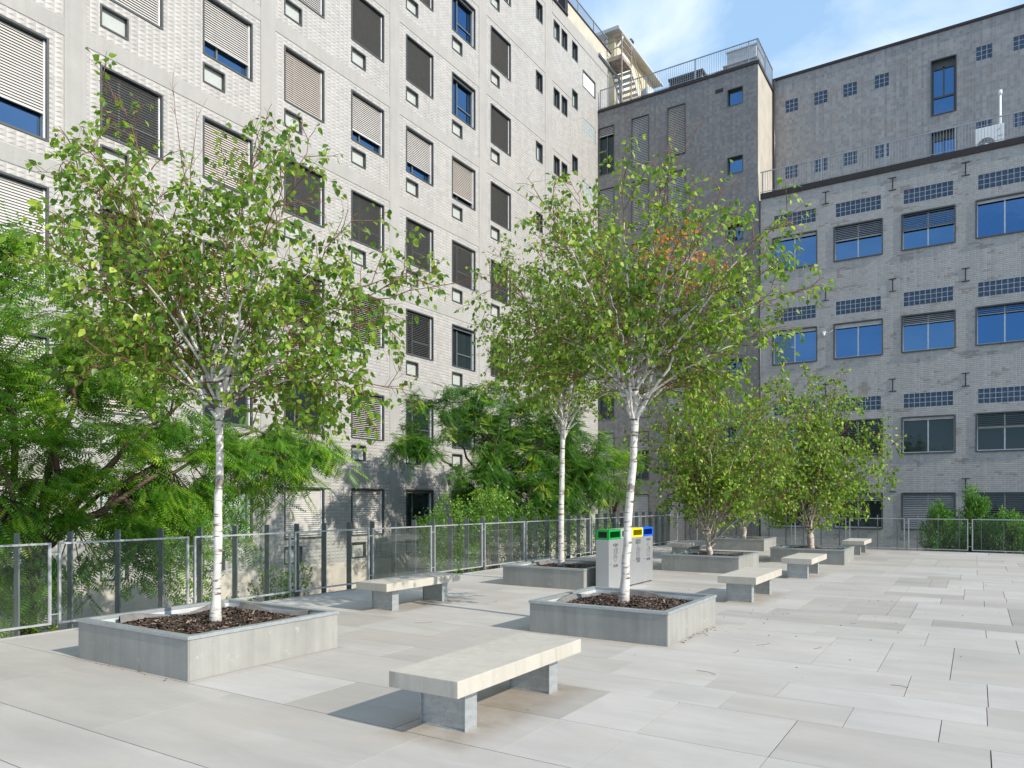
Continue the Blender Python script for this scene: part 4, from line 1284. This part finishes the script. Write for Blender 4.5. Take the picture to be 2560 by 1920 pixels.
# ================================================================== TREES
def norm(v):
    return v / (np.linalg.norm(v) + 1e-9)
class Crown:
    """collects leaf polygons fast"""
    def __init__(s):
        s.P = []; s.r = []
    def leaf_build(s, kind, parent, mat, name='leaves'):
        pos, dirs, nrm, size, rnd = [np.array(a) for a in zip(*s.P)]
        if kind == 'ovate':
            tpl = np.array([(0, 0, 0), (-.40, .30, .06), (-.30, .68, .07), (0, 1.08, -.06), (.30, .68, .07), (.40, .30, .06), (0, .5, -.02)])
            faces = [(0, 6, 3, 2, 1), (0, 5, 4, 3, 6)]
        elif kind == 'frond':
            vs, fs_ = [], []
            n = 9
            for i in range(n):
                y = 0.12 + 0.88 * i / (n - 1)
                L = 0.20 * (0.75 + 0.5 * math.sin(math.pi * (i + 0.8) / n))
                for sd in (-1, 1):
                    b = len(vs)
                    vs += [(0, y, 0), (sd * L * 0.5, y + 0.075, -0.03), (sd * L, y + 0.07, -0.10), (sd * L * 0.55, y + 0.01, -0.04)]
                    fs_.append((b, b + 1, b + 2, b + 3))
            tpl = np.array(vs); faces = fs_
        elif kind == 'blade':
            tpl = np.array([(0, 0, 0), (-.13, .45, .02), (0, 1, -.06), (.13, .45, .02)])
            faces = [(0, 3, 2, 1)]
        wf = np.random.default_rng(len(pos)).uniform(0.62, 1.15, len(pos))[:, None, None] if kind == 'ovate' else 1.0
        y = dirs / np.linalg.norm(dirs, axis=1, keepdims=True)
        x = np.cross(y, nrm); x /= (np.linalg.norm(x, axis=1, keepdims=True) + 1e-9)
        z = np.cross(x, y)
        V = (pos[:, None, :] + size[:, None, None] * (tpl[None, :, 0:1] * wf * x[:, None, :] + tpl[None, :, 1:2] * y[:, None, :] + tpl[None, :, 2:3] * z[:, None, :]))
        nv, N = len(tpl), len(pos)
        me = bpy.data.meshes.new(name)
        fl_ = []
        loops = np.concatenate([np.array(f) for f in faces])
        allloops = (loops[None, :] + (np.arange(N) * nv)[:, None]).ravel()
        sizes = np.tile(np.array([len(f) for f in faces]), N)
        starts = np.concatenate([[0], np.cumsum(sizes)[:-1]])
        pw = np.array(world_of(parent))
        me.vertices.add(N * nv)
        me.vertices.foreach_set('co', (V.reshape(-1, 3) - pw).astype(np.float32).ravel())
        me.loops.add(len(allloops)); me.loops.foreach_set('vertex_index', allloops.astype(np.int32))
        me.polygons.add(len(sizes)); me.polygons.foreach_set('loop_start', starts.astype(np.int32))
        me.update(calc_edges=True)
        at = me.attributes.new('rnd', 'FLOAT', 'FACE')
        at.data.foreach_set('value', np.repeat(rnd, len(faces)).astype(np.float32))
        me.materials.append(MAT[mat])
        o = bpy.data.objects.new(name, me); COL.objects.link(o); o.parent = parent
        return o

def curve_pts(p0, p1, bend, n, rg, wob=0.03):
    p0, p1 = np.array(p0, float), np.array(p1, float)
    mid_ = (p0 + p1) / 2 + np.array(bend)
    out = []
    L = np.linalg.norm(p1 - p0)
    for i in range(n + 1):
        t = i / n
        p = (1 - t) ** 2 * p0 + 2 * t * (1 - t) * mid_ + t * t * p1
        if 0 < i < n:
            p = p + rg.normal(0, wob * L, 3) * 0.5
        out.append(p)
    return out

def in_env(p, envs):
    return min(np.linalg.norm((p - c) / r) for c, r in envs)

def birch(label, base, stem, envs, limbs, seed, leaf=0.062, sec_step=0.17, twig_n=6, leaf_step=0.045, forks=None, extra=(), orange=None, trunk_r=0.05, multistem=False, bare=()):
    rg = np.random.default_rng(seed)
    root = thing('birch_tree', label, 'tree', tuple(base), 'white-barked birches growing in the planters')
    tk, br, tw = MB(), MB(), MB()
    cr = Crown()
    UP = np.array([0, 0, 1.0])
    stem = [np.array(p, float) for p in stem]
    starts = []
    if not multistem:
        pts = []
        for a, b in zip(stem, stem[1:]):
            n = max(2, int(np.linalg.norm(b - a) / 0.16))
            for i in range(n):
                pts.append(a + (b - a) * i / n + rg.normal(0, 0.004, 3))
        pts.append(stem[-1])
        L = len(pts)
        rad = [trunk_r * (1.14 - 0.22 * min(1, i / L * 1.0)) + (0.026 * max(0, 1 - i / 2.5) ** 1.5) + rg.uniform(-.0025, .0025) for i in range(L)]
        tk.tube(pts, rad, 12)
    top = stem[-1]
    C0 = envs[0][0]; R0 = envs[0][1]
    # leader forks
    targets = []
    ga = math.pi * (3 - math.sqrt(5))
    for i in range(limbs):
        k = (i + 0.5) / limbs
        zc = 1 - (1.85 if multistem else 1.72) * k            # from the top down to below the middle
        rr_ = math.sqrt(max(0, 1 - zc * zc))
        a = i * ga + rg.uniform(-0.35, 0.35)
        f = rg.uniform(0.78, 1.04)
        targets.append(C0 + R0 * f * np.array([rr_ * math.cos(a), rr_ * math.sin(a), zc]))
    for c, r in envs[1:]:
        for i in range(3):
            targets.append(c + r * norm(rg.normal(0, 1, 3)) * 0.7)
    targets += [np.array(e, float) for e in extra]
    def leaves_on(pts, step, dens=1.0):
        acc = 0.0
        for a, b in zip(pts, pts[1:]):
            d = b - a; L = np.linalg.norm(d); d = d / (L + 1e-9)
            t = step * 2 - acc
            while t < L:
                for q_ in range(int(rg.choice([1, 2, 2, 3]))):
                    if rg.random() > dens:
                        continue
                    p = a + d * (t + rg.normal(0, 0.006))
                    s_ = rg.normal(0, 1, 3); s_ -= d * s_.dot(d); s_ = norm(s_)
                    dr = norm(s_ * 0.75 + d * 0.45 + np.array([0, 0, -0.75]) + rg.normal(0, 0.22, 3))
                    p2 = p + dr * 0.022
                    nm = norm(np.array([0, 0, 1.0]) * 0.6 + rg.normal(0, 0.65, 3) + np.array([0.35, -0.25, 0]))
                    v = rg.beta(1.4, 1.7) * 0.93
                    if orange is not None and np.linalg.norm((p - orange[0]) / orange[1]) < 1 and rg.random() < orange[2]:
                        v = rg.uniform(0.97, 1.0)
                    cr.P.append((p2, dr, nm, leaf * rg.uniform(0.68, 1.22), v))
                t += step * 2
            acc = (acc + L) % (step * 2)
    def twig(p, d, L, dens=1.0):
        n = 4
        pts = [p]
        q = p.copy(); dd = d.copy()
        for i in range(n):
            dd = norm(dd + rg.normal(0, 0.13, 3) + np.array([0, 0, -0.11]))
            q = q + dd * L / n
            pts.append(q)
        if in_env(pts[-1], envs) > 1.12 and dens > 0:
            pts = pts[:3]
        tw.tube(pts, [0.0032 - 0.0006 * i for i in range(len(pts))], 3, False)
        if dens > 0:
            leaves_on(pts, leaf_step, dens)
    def secondary(p, d, L, r0, dens=1.0):
        n = 6
        pts = [p]; q = p.copy(); dd = d.copy()
        for i in range(n):
            dd = norm(dd + rg.normal(0, 0.10, 3) + np.array([0, 0, 0.05 if i < 3 else -0.10]))
            q = q + dd * L / n
            pts.append(q)
            if in_env(q, envs) > 1.08 and i > 1:
                break
        k = len(pts)
        tw.tube(pts, [r0 * (1 - 0.65 * i / k) for i in range(k)], 4, False)
        leaves_on(pts[2:], leaf_step * 1.3, dens)
        nt = max(2, int(round(twig_n * L / 0.75)))
        for j in range(nt):
            t = (0.22 + 0.78 * (j + rg.random()) / nt) * (k - 1)
            i = min(int(t), k - 2); f = t - i
            pp = pts[i] * (1 - f) + pts[i + 1] * f
            dl = norm(pts[i + 1] - pts[i])
            s_ = rg.normal(0, 1, 3); s_ -= dl * s_.dot(dl); s_ = norm(s_)
            twig(pp, norm(dl * 0.65 + s_ * 0.85 + UP * 0.05), rg.uniform(0.18, 0.42), dens)
    for ti, T in enumerate(targets):
        if multistem:
            s0 = top + rg.normal(0, 0.02, 3)
            b0 = norm(np.array([T[0] - top[0], T[1] - top[1], 0]) + 1e-6)
            st_ = s0
            bend = UP * 0.15 * np.linalg.norm(T - st_) - b0 * 0.12 * np.linalg.norm(T - st_)
            L = np.linalg.norm(T - st_)
            r0 = 0.021 * min(1.2, max(0.6, L / 3.2))
        else:
            fk = forks[ti % len(forks)] if forks and ti % 2 == 0 else top - UP * rg.uniform(0, 0.55) * (0 if forks is None and ti < 3 else 1)
            st_ = np.array(fk, float)
            bend = UP * rg.uniform(0.10, 0.24) * np.linalg.norm(T - st_)
            L = np.linalg.norm(T - st_)
            r0 = trunk_r * 0.42 * min(1.15, max(0.5, L / 2.2))
        n = max(6, int(L / 0.17))
        pts = curve_pts(st_, T, bend, n, rg, 0.013)
        rad = [max(0.0035, r0 * (1 - 0.88 * (i / n) ** 0.8)) for i in range(n + 1)]
        cut = next((i for i, r_ in enumerate(rad) if r_ < 0.0085), n)
        cut = max(2, min(cut, n - 1))
        if rad[0] > 0.012:
            br.tube(pts[:cut + 1], rad[:cut + 1], 7, False)
            tw.tube(pts[cut:], rad[cut:], 4, False)
        else:
            tw.tube(pts, rad, 5, False)
        run = 0.0
        nxt = L * (0.22 if not multistem else 0.28) + rg.uniform(0, 0.15)
        side = rg.uniform(0, 6.28)
        for i in range(n):
            seg = np.linalg.norm(pts[i + 1] - pts[i])
            while run + seg > nxt:
                f = (nxt - run) / seg
                p = pts[i] * (1 - f) + pts[i + 1] * f
                d = norm(pts[i + 1] - pts[i])
                side += 2.4
                e1 = norm(np.cross(d, UP) + 1e-6); e2 = np.cross(d, e1)
                s_ = e1 * math.cos(side) + e2 * math.sin(side)
                ttl = nxt / L
                SL = rg.uniform(0.45, 1.0) * (1.05 - 0.5 * ttl)
                dr = norm(d * 0.65 + s_ * 0.8 + UP * 0.12)
                if p[2] > envs[0][0][2] - envs[0][1][2] * (1.0 if multistem else 1.25):
                    secondary(p, dr, SL, 0.0062, rg.choice([0.25, 0.7, 1.0, 1.0, 1.0]))
                nxt += sec_step * rg.uniform(0.6, 1.4)
            run += seg
        twig(pts[-1], norm(pts[-1] - pts[-2]), 0.3)
    for p0, p1 in bare:     # leafless shoots
        pts = curve_pts(p0, p1, (0, 0, 0.02), 6, rg, 0.02)
        tw.tube(pts, [0.006 - 0.0007 * i for i in range(7)], 4, False)
        for j in range(5):
            i = rg.integers(2, 6)
            twig(pts[i], norm(norm(pts[i] - pts[i - 1]) + rg.normal(0, 0.3, 3)), rg.uniform(0.2, 0.45), 0)
    if multistem:
        b = np.array(base, float)
        rad = [trunk_r * 1.4, trunk_r * 1.1, trunk_r * 1.05, trunk_r * 1.2, trunk_r * 1.0]
        n = 4
        pts = [b + (top + UP * 0.05 - b) * i / n + rg.normal(0, 0.006, 3) * (0 < i < n) for i in range(n + 1)]
        tk.tube(pts, rad, 10)
    tk.build('trunk', 'young_bark' if multistem else 'birch_bark', root, smooth=True)
    if br.v:
        br.build('branches', 'young_bark' if multistem else 'birch_bark', root, smooth=True)
    tw.build('twigs', 'twig_red', root, smooth=True)
    cr.leaf_build('ovate', root, 'birch_leaf')
    return root
A_ = np.array
birch('nearest birch, its tall white trunk rising from the left planter beside the fence', (-7.10, 5.05, 0.32),
      [(-7.10, 5.05, 0.30), (-7.06, 5.05, 1.1), (-7.04, 5.06, 1.93), (-7.03, 5.05, 2.7), (-6.99, 5.06, 3.0)],
      [(A_([-6.85, 5.05, 4.05]), A_([2.2, 2.0, 1.55])), (A_([-5.7, 5.6, 3.0]), A_([0.75, 0.7, 0.75])), (A_([-8.0, 4.6, 3.3]), A_([0.7, 0.7, 0.8])), (A_([-8.1, 4.45, 5.0]), A_([0.8, 0.6, 0.9])), (A_([-6.2, 5.5, 2.9]), A_([1.0, 0.8, 0.6])), (A_([-7.6, 4.8, 3.2]), A_([0.9, 0.9, 0.7]))], 16, 11,
      leaf=0.073, sec_step=0.145, twig_n=7, leaf_step=0.045, forks=[(-7.10, 5.0, 3.0), (-6.96, 5.1, 3.15)],
      extra=[(-8.15, 4.35, 6.45), (-8.55, 4.1, 5.5), (-6.15, 5.6, 5.75), (-5.1, 6.2, 4.2), (-8.7, 4.0, 4.6), (-6.55, 5.3, 5.9), (-5.2, 6.0, 2.9)],
      bare=[((-7.4, 4.9, 5.2), (-7.55, 4.8, 6.35)), ((-7.35, 4.9, 5.0), (-7.3, 4.95, 6.1)), ((-5.6, 5.9, 3.9), (-4.5, 6.6, 4.15))], trunk_r=0.043)
birch('birch with a white Y-forked trunk before the bins, some orange leaves in its crown', (-3.98, 9.05, 0.31),
      [(-3.98, 9.05, 0.29), (-3.96, 9.07, 0.9), (-3.93, 9.1, 1.5), (-3.87, 9.12, 2.3), (-3.84, 9.13, 3.0), (-3.85, 9.14, 3.2)],
      [(A_([-3.85, 9.15, 4.55]), A_([2.2, 2.0, 1.55])), (A_([-2.6, 9.9, 3.6]), A_([0.9, 0.9, 0.9])), (A_([-4.9, 8.6, 3.7]), A_([0.9, 0.8, 0.8])), (A_([-3.4, 9.6, 3.4]), A_([0.9, 0.9, 0.7]))], 26, 22,
      leaf=0.069, sec_step=0.150, twig_n=6, leaf_step=0.045, forks=[(-3.95, 9.08, 3.35), (-3.74, 9.22, 3.4), (-3.88, 9.1, 3.1)],
      extra=[(-3.5, 9.4, 6.45), (-1.75, 10.5, 4.6), (-4.6, 8.7, 6.0)],
      bare=[((-3.9, 9.2, 5.4), (-3.1, 9.7, 6.9)), ((-3.6, 9.3, 5.6), (-3.4, 9.5, 6.8))],
      orange=(A_([-3.2, 9.6, 5.0]), A_([0.8, 0.9, 0.45]), 0.55), trunk_r=0.049)
birch('slender straight birch in the planter left of the recycling bins', (-7.30, 13.4, 0.31),
      [(-7.30, 13.4, 0.29), (-7.30, 13.4, 1.7), (-7.27, 13.41, 3.0), (-7.24, 13.42, 3.5)],
      [(A_([-7.2, 13.4, 5.4]), A_([1.95, 1.9, 2.35]))], 24, 33, leaf=0.074, sec_step=0.155, twig_n=7, leaf_step=0.050,
      extra=[(-7.4, 13.3, 8.3), (-8.4, 12.7, 6.9), (-6.3, 14.0, 7.3)], trunk_r=0.052)
birch('many-stemmed birch fanning out from the planter right of the blue bin', (-5.56, 17.95, 0.30),
      [(-5.56, 17.95, 0.30), (-5.6, 17.95, 0.50)],
      [(A_([-5.35, 17.95, 3.15]), A_([2.35, 2.1, 2.1]))], 26, 44, leaf=0.080, sec_step=0.13, twig_n=8, leaf_step=0.054,
      extra=[(-5.2, 18.2, 5.7), (-6.9, 17.3, 3.9)], trunk_r=0.062, multistem=True)
birch('low bushy birch with a short forked trunk, standing between the right-hand benches', (-3.92, 21.9, 0.30),
      [(-3.92, 21.9, 0.30), (-3.95, 21.9, 0.72)],
      [(A_([-3.9, 21.85, 2.9]), A_([2.2, 2.1, 2.15]))], 26, 55, leaf=0.090, sec_step=0.14, twig_n=8, leaf_step=0.054,
      extra=[(-4.1, 21.8, 5.4), (-3.1, 22.3, 5.3), (-1.8, 23.0, 3.4), (-4.9, 21.4, 5.2)], trunk_r=0.085, multistem=True)
birch('farthest birch by the fence corner, mostly hidden behind the many-stemmed birch', (-6.95, 26.2, 0.30),
      [(-6.95, 26.2, 0.30), (-6.93, 26.2, 0.75)],
      [(A_([-6.4, 26.2, 3.4]), A_([2.6, 2.1, 2.5]))], 20, 66, leaf=0.090, sec_step=0.18, twig_n=7, leaf_step=0.06, trunk_r=0.09, multistem=True)

def locust(label, base, fork, targets, seed, clumps, nfr, size=0.20, tr=0.14, name='locust_tree', leafm='locust_leaf'):
    """open branching tree with layered, drooping pinnate fronds in clumps"""
    rg = np.random.default_rng(seed)
    root = thing(name, label, 'tree', tuple(base))
    br, cr = MB(), Crown()
    base, fork = A_(base), A_(fork)
    pts = curve_pts(base, fork, rg.normal(0, 0.05, 3), 8, rg, 0.01)
    tkm = MB(); tkm.tube(pts, [tr * (1 - 0.35 * i / 8) for i in range(9)], 10)
    tkm.build('trunk', 'brown_bark', root, smooth=True)
    limbs_ = []
    for T in targets:
        T = A_(T)
        L = np.linalg.norm(T - fork)
        n = max(7, int(L / 0.3))
        p = curve_pts(fork, T, A_([0, 0, 0.18 * L]), n, rg, 0.02)
        br.tube(p, [max(0.006, tr * 0.5 * (1 - 0.93 * (i / n) ** 0.8)) for i in range(n + 1)], 6, False)
        limbs_.append(p)
    allp = np.array([q for l in limbs_ for q in l[2:]])
    for c, r, w in clumps:
        c, r = A_(c), A_(r)
        # twigs feeding the clump
        subs = max(6, int(nfr * w / 40))
        for k in range(subs):
            e = c + r * norm(rg.normal(0, 1, 3)) * rg.uniform(0.25, 1.2) ** 0.6
            j = np.argmin(np.linalg.norm(allp - e, axis=1) + rg.uniform(0, 0.5, len(allp)))
            s_ = allp[j]
            L = np.linalg.norm(e - s_)
            p = curve_pts(s_, e, A_([0, 0, 0.12 * L]), 6, rg, 0.03)
            br.tube(p, [0.011 * (1 - 0.75 * i / 6) for i in range(7)], 4, False)
            # sprays: a plane of fronds round the end
            d0 = norm(p[-1] - p[-2])
            for m_ in range(24):
                t = rg.uniform(0.45, 1.0)
                i = min(int(t * 6), 5)
                q = p[i] + (p[i + 1] - p[i]) * (t * 6 - i) + rg.normal(0, 0.10, 3) * A_([1, 1, 0.6])
                s2 = rg.normal(0, 1, 3); s2[2] *= 0.25; s2 = norm(s2)
                dr = norm(s2 * 0.8 + d0 * 0.5 + A_([0, 0, rg.uniform(-0.75, 0.0)]))
                nm = norm(A_([0.15, -0.15, 1.0]) + rg.normal(0, 0.25, 3))
                v = min(0.999, max(0, rg.beta(1.4, 2.0) * 0.9 + (0.30 if k % 7 == 0 else 0)))
                cr.P.append((q, dr, nm, size * rg.uniform(0.7, 1.25), v))
    br.build('branches', 'brown_bark', root, smooth=True)
    cr.leaf_build('frond', root, leafm)
    return root
locust('large feathery-leaved tree with dark trunks outside the fence at the far left', (-11.6, 5.2, -1.55), (-11.5, 5.2, 0.9),
       [(-12.0, 4.6, 5.4), (-11.0, 6.2, 4.9), (-12.5, 6.6, 5.3), (-10.9, 7.4, 3.4), (-10.7, 8.8, 2.6), (-12.3, 8.8, 3.8), (-11.6, 3.4, 3.6), (-12.8, 7.6, 2.0), (-10.9, 10.0, 3.2), (-11.0, 4.4, 2.4)], 101,
       [((-11.9, 4.9, 4.4), (1.0, 1.2, 0.9), 1.0), ((-11.6, 6.1, 4.2), (0.9, 1.1, 0.8), .7), ((-11.5, 4.6, 2.9), (0.9, 1.2, 0.7), 1), ((-11.2, 6.6, 3.0), (0.8, 1.0, 0.6), .8), ((-11.4, 5.8, 1.9), (0.9, 1.2, 0.6), 1.0),
        ((-11.1, 8.2, 2.6), (0.7, 1.1, 0.5), .8), ((-11.2, 9.4, 2.7), (0.6, 0.9, 0.5), .7), ((-11.6, 4.0, 1.3), (0.7, 1.0, 0.5), .7), ((-11.0, 5.6, 0.9), (0.6, 1.3, 0.6), .8), ((-10.9, 7.4, 0.7), (0.45, 0.9, 0.6), .6), ((-11.2, 4.2, 0.2), (0.6, 1.2, 0.6), .7), ((-10.9, 10.1, 2.3), (0.35, 0.7, 0.4), .45), ((-12.3, 7.9, 1.2), (0.6, 1.2, 0.5), .7), ((-11.3, 7.4, 1.7), (.6, .9, .4), .8), ((-12.4, 5.6, 3.6), (1.1, 1.6, 1.0), 1.1), ((-12.2, 7.0, 2.4), (0.9, 1.3, 0.8), .9), ((-12.0, 4.2, 2.2), (1, 1.2, .8), .9), ((-11.8, 9.0, 1.8), (.8, 1.2, .6), .7), ((-11.5, 3.6, 4.9), (.7, .8, .6), .5), ((-12.0, 5.2, 5.3), (.9, 1.1, .5), .7), ((-11.2, 6.9, 4.3), (.6, .9, .5), .4)], 980, 0.34, 0.15)
locust('broad feathery-leaved tree outside the fence behind the slender birch and the bins', (-13.2, 19.5, -1.55), (-13.1, 19.6, 1.2),
       [(-13.8, 17.2, 4.6), (-13.4, 18.6, 5.4), (-12.4, 20.6, 5.2), (-11.6, 22.0, 4.4), (-12.0, 18.0, 3.4), (-11.8, 20.0, 3.4), (-11.4, 23.0, 3.0), (-14.0, 16.2, 3.5), (-11.7, 19.5, 2.2)], 102,
       [((-13.5, 17.6, 4.4), (1.2, 1.4, 0.9), 1.0), ((-12.8, 19.4, 4.6), (1.3, 1.4, 1.0), 1.1), ((-12.0, 21.2, 4.0), (1.2, 1.5, 1.1), 1.1), ((-11.7, 22.6, 2.8), (0.9, 1.2, 0.9), .9), ((-12.3, 19.0, 2.8), (1.0, 1.4, 0.8), 1.0),
        ((-11.8, 20.6, 2.2), (0.8, 1.3, 0.8), .9), ((-13.8, 16.4, 3.2), (0.8, 0.9, 0.6), .6), ((-11.6, 23.4, 1.8), (0.8, 1.0, 0.7), .7), ((-11.6, 21.8, 1.3), (.8, 1.6, .7), .9), ((-12.6, 22.4, 4.4), (1.1, 1.3, .9), .9), ((-12.6, 17.9, 2.2), (.9, 1.3, .8), .8), ((-13.2, 20.6, 3.2), (1.1, 1.8, 1.1), 1.1), ((-11.7, 20.2, 1.2), (.8, 1.6, .7), .8), ((-12.2, 23.8, 3.6), (1.1, 1.3, 1.0), 1.0), ((-12.4, 18.2, 1.3), (.7, 1.1, .6), .5)], 1750, 0.33, 0.13, leafm='locust_leaf_dark')
locust('yellow-green feathery tree outside the left fence near the far corner', (-12.0, 26.2, -1.55), (-12.0, 26.2, 0.8),
       [(-12.4, 25.4, 3.6), (-11.4, 27.0, 3.4), (-12.0, 26.6, 4.2), (-11.2, 25.2, 2.4)], 103,
       [((-12.2, 25.6, 3.3), (1.0, 1.1, 0.8), .8), ((-11.6, 26.8, 2.9), (1.0, 1.1, 0.9), .8), ((-11.5, 25.6, 1.9), (.9, 1.0, .8), .7), ((-12.2, 27.2, 3.8), (.9, 1, .7), .6)], 900, 0.26, 0.10)

def shrub(label, clumps, n, seed, mat, size, kind='ovate', name='shrub', up=0.2, base=None):
    rg = np.random.default_rng(seed)
    c0 = A_(base if base is not None else clumps[0][0], float)
    root = thing(name, label, 'shrub', tuple(c0))
    st_, cr = MB(), Crown()
    for c, r, w in clumps:
        c, r = A_(c, float), A_(r, float)
        for k in range(int(n * w)):
            e = c + r * norm(rg.normal(0, 1, 3)) * rg.uniform(0.1, 1.0) ** 0.5
            b = A_([c0[0] + rg.normal(0, 0.15), c0[1] + rg.normal(0, 0.2), c0[2]]) if np.linalg.norm(c[:2] - c0[:2]) < 0.8 else A_([c[0] + rg.normal(0, .1), c[1] + rg.normal(0, .1), c0[2]])
            d = norm(e - b)
            p = curve_pts(b, e, A_([0, 0, 0.06]), 5, rg, 0.02)
            if k % 2 == 0:
                st_.tube(p, [0.008 * (1 - 0.15 * i) for i in range(6)], 3, False)
            for j in range(16):
                q = e - d * rg.uniform(0, 0.35) + rg.normal(0, 0.045, 3)
                dr = norm(rg.normal(0, 1, 3) * 0.8 + d * 0.7 + A_([0, 0, up]))
                nm = norm(rg.normal(0, 0.6, 3) + A_([0.3, -0.3, 0.9]))
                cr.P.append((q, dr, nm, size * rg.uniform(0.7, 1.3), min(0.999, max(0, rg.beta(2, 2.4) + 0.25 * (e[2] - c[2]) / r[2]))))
    st_.build('stems', 'twig_brown', root)
    cr.leaf_build(kind, root, mat)
    return root
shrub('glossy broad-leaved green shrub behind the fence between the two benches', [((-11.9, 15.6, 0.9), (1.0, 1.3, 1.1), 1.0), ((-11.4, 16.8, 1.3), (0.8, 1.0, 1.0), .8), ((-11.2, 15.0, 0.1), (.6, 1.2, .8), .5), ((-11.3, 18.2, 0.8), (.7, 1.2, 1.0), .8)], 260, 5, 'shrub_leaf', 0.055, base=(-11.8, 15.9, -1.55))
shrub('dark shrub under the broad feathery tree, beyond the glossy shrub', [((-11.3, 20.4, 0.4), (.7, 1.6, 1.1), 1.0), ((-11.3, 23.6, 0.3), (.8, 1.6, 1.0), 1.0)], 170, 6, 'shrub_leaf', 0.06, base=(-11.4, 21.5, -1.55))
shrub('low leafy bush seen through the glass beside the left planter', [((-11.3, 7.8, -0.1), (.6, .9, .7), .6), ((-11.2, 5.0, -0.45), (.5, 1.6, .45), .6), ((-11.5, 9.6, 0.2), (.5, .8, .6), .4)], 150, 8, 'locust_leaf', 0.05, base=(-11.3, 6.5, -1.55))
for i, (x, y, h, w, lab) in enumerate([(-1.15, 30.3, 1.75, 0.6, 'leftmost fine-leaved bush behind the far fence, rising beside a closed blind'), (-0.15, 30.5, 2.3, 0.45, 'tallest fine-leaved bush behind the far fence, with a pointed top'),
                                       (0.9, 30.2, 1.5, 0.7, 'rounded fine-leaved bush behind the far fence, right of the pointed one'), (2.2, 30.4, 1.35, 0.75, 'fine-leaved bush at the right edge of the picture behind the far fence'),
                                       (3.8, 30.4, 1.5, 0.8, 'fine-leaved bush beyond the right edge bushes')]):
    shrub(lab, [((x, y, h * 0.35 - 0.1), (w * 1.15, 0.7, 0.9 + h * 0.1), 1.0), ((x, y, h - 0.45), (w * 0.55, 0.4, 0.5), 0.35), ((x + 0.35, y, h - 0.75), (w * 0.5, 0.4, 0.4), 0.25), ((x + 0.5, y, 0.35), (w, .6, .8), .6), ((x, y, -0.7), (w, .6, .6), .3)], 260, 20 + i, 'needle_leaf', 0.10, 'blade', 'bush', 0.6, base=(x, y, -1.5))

# ------------------------------------------------------------------ litter on the paving
rg = np.random.default_rng(9)
m = MB()
def litter(x, y, L, a, r):
    ux, uy = math.cos(a), math.sin(a)
    w = L * 0.35
    m.poly([(x, y, 0.004), (x + ux * L * .5 - uy * w * .5, y + uy * L * .5 + ux * w * .5, 0.012), (x + ux * L, y + uy * L, 0.005), (x + ux * L * .5 + uy * w * .5, y + uy * L * .5 - ux * w * .5, 0.008)], r)
for k in range(34):
    litter(-3.0 + abs(rg.normal(0, 0.05)), rg.uniform(8.25, 9.9), rg.uniform(0.02, 0.05), rg.uniform(0, 6.28), rg.uniform(0.2, 0.9))
for k in range(90):
    litter(rg.normal(-2.0, 0.9), rg.normal(11.5, 2.2), rg.uniform(0.012, 0.035), rg.uniform(0, 6.28), rg.uniform(0.0, 0.7))
for k in range(60):
    litter(rg.uniform(-10, 1), rg.uniform(6.5, 26), rg.uniform(0.012, 0.04), rg.uniform(0, 6.28), rg.uniform(0.1, 1))
for k in range(16):
    litter(rg.uniform(-8.0, -6.4), 4.12 - abs(rg.normal(0, 0.02)), rg.uniform(0.02, 0.045), rg.uniform(0, 6.28), rg.uniform(0.6, 1))
for k in range(16):
    x, y = rg.uniform(-7, -0.5), rg.uniform(6.8, 14)
    a = rg.uniform(0, 3.14); L = rg.uniform(0.08, 0.25)
    pts = [(x, y, 0.004), (x + L * .5 * math.cos(a), y + L * .5 * math.sin(a), 0.008), (x + L * math.cos(a + .25), y + L * math.sin(a + .25), 0.004)]
    m.tube(pts, 0.0022, 3, False, 0.7)
lt = m.build('leaf_litter', 'mulch', rnd=True)
lt['kind'] = 'stuff'; lt['label'] = 'scattered dry leaves and twigs on the pale paving'; lt['category'] = 'leaf litter'
# grass and low cover under the trees outside the fence
m = MB()
rgl = np.random.default_rng(4)
cv = Crown()
for k in range(9000):
    x, y = rgl.uniform(-14.5, -10.2), rgl.uniform(1, 28)
    z = -1.55 + (0.15 + 0.9 * math.exp(-((x + 10.6) / 0.8) ** 2)) * rgl.uniform(0, 1) ** 0.7 * (0.6 + 0.4 * math.sin(y * 1.7))
    cv.P.append((A_([x, y, z]), norm(rgl.normal(0, 1, 3) + A_([0, 0, 0.8])), norm(rgl.normal(0, .5, 3) + A_([0.3, -.2, 1])), rgl.uniform(0.08, 0.2), rgl.beta(2, 2)))
gc = thing('tmp', 'x', 'x')
o = cv.leaf_build('frond', gc, 'locust_leaf', 'ground_cover')
o.parent = None
bpy.data.objects.remove(gc)
o['kind'] = 'stuff'; o['label'] = 'ferny green ground cover below the left fence'; o['category'] = 'ground cover'
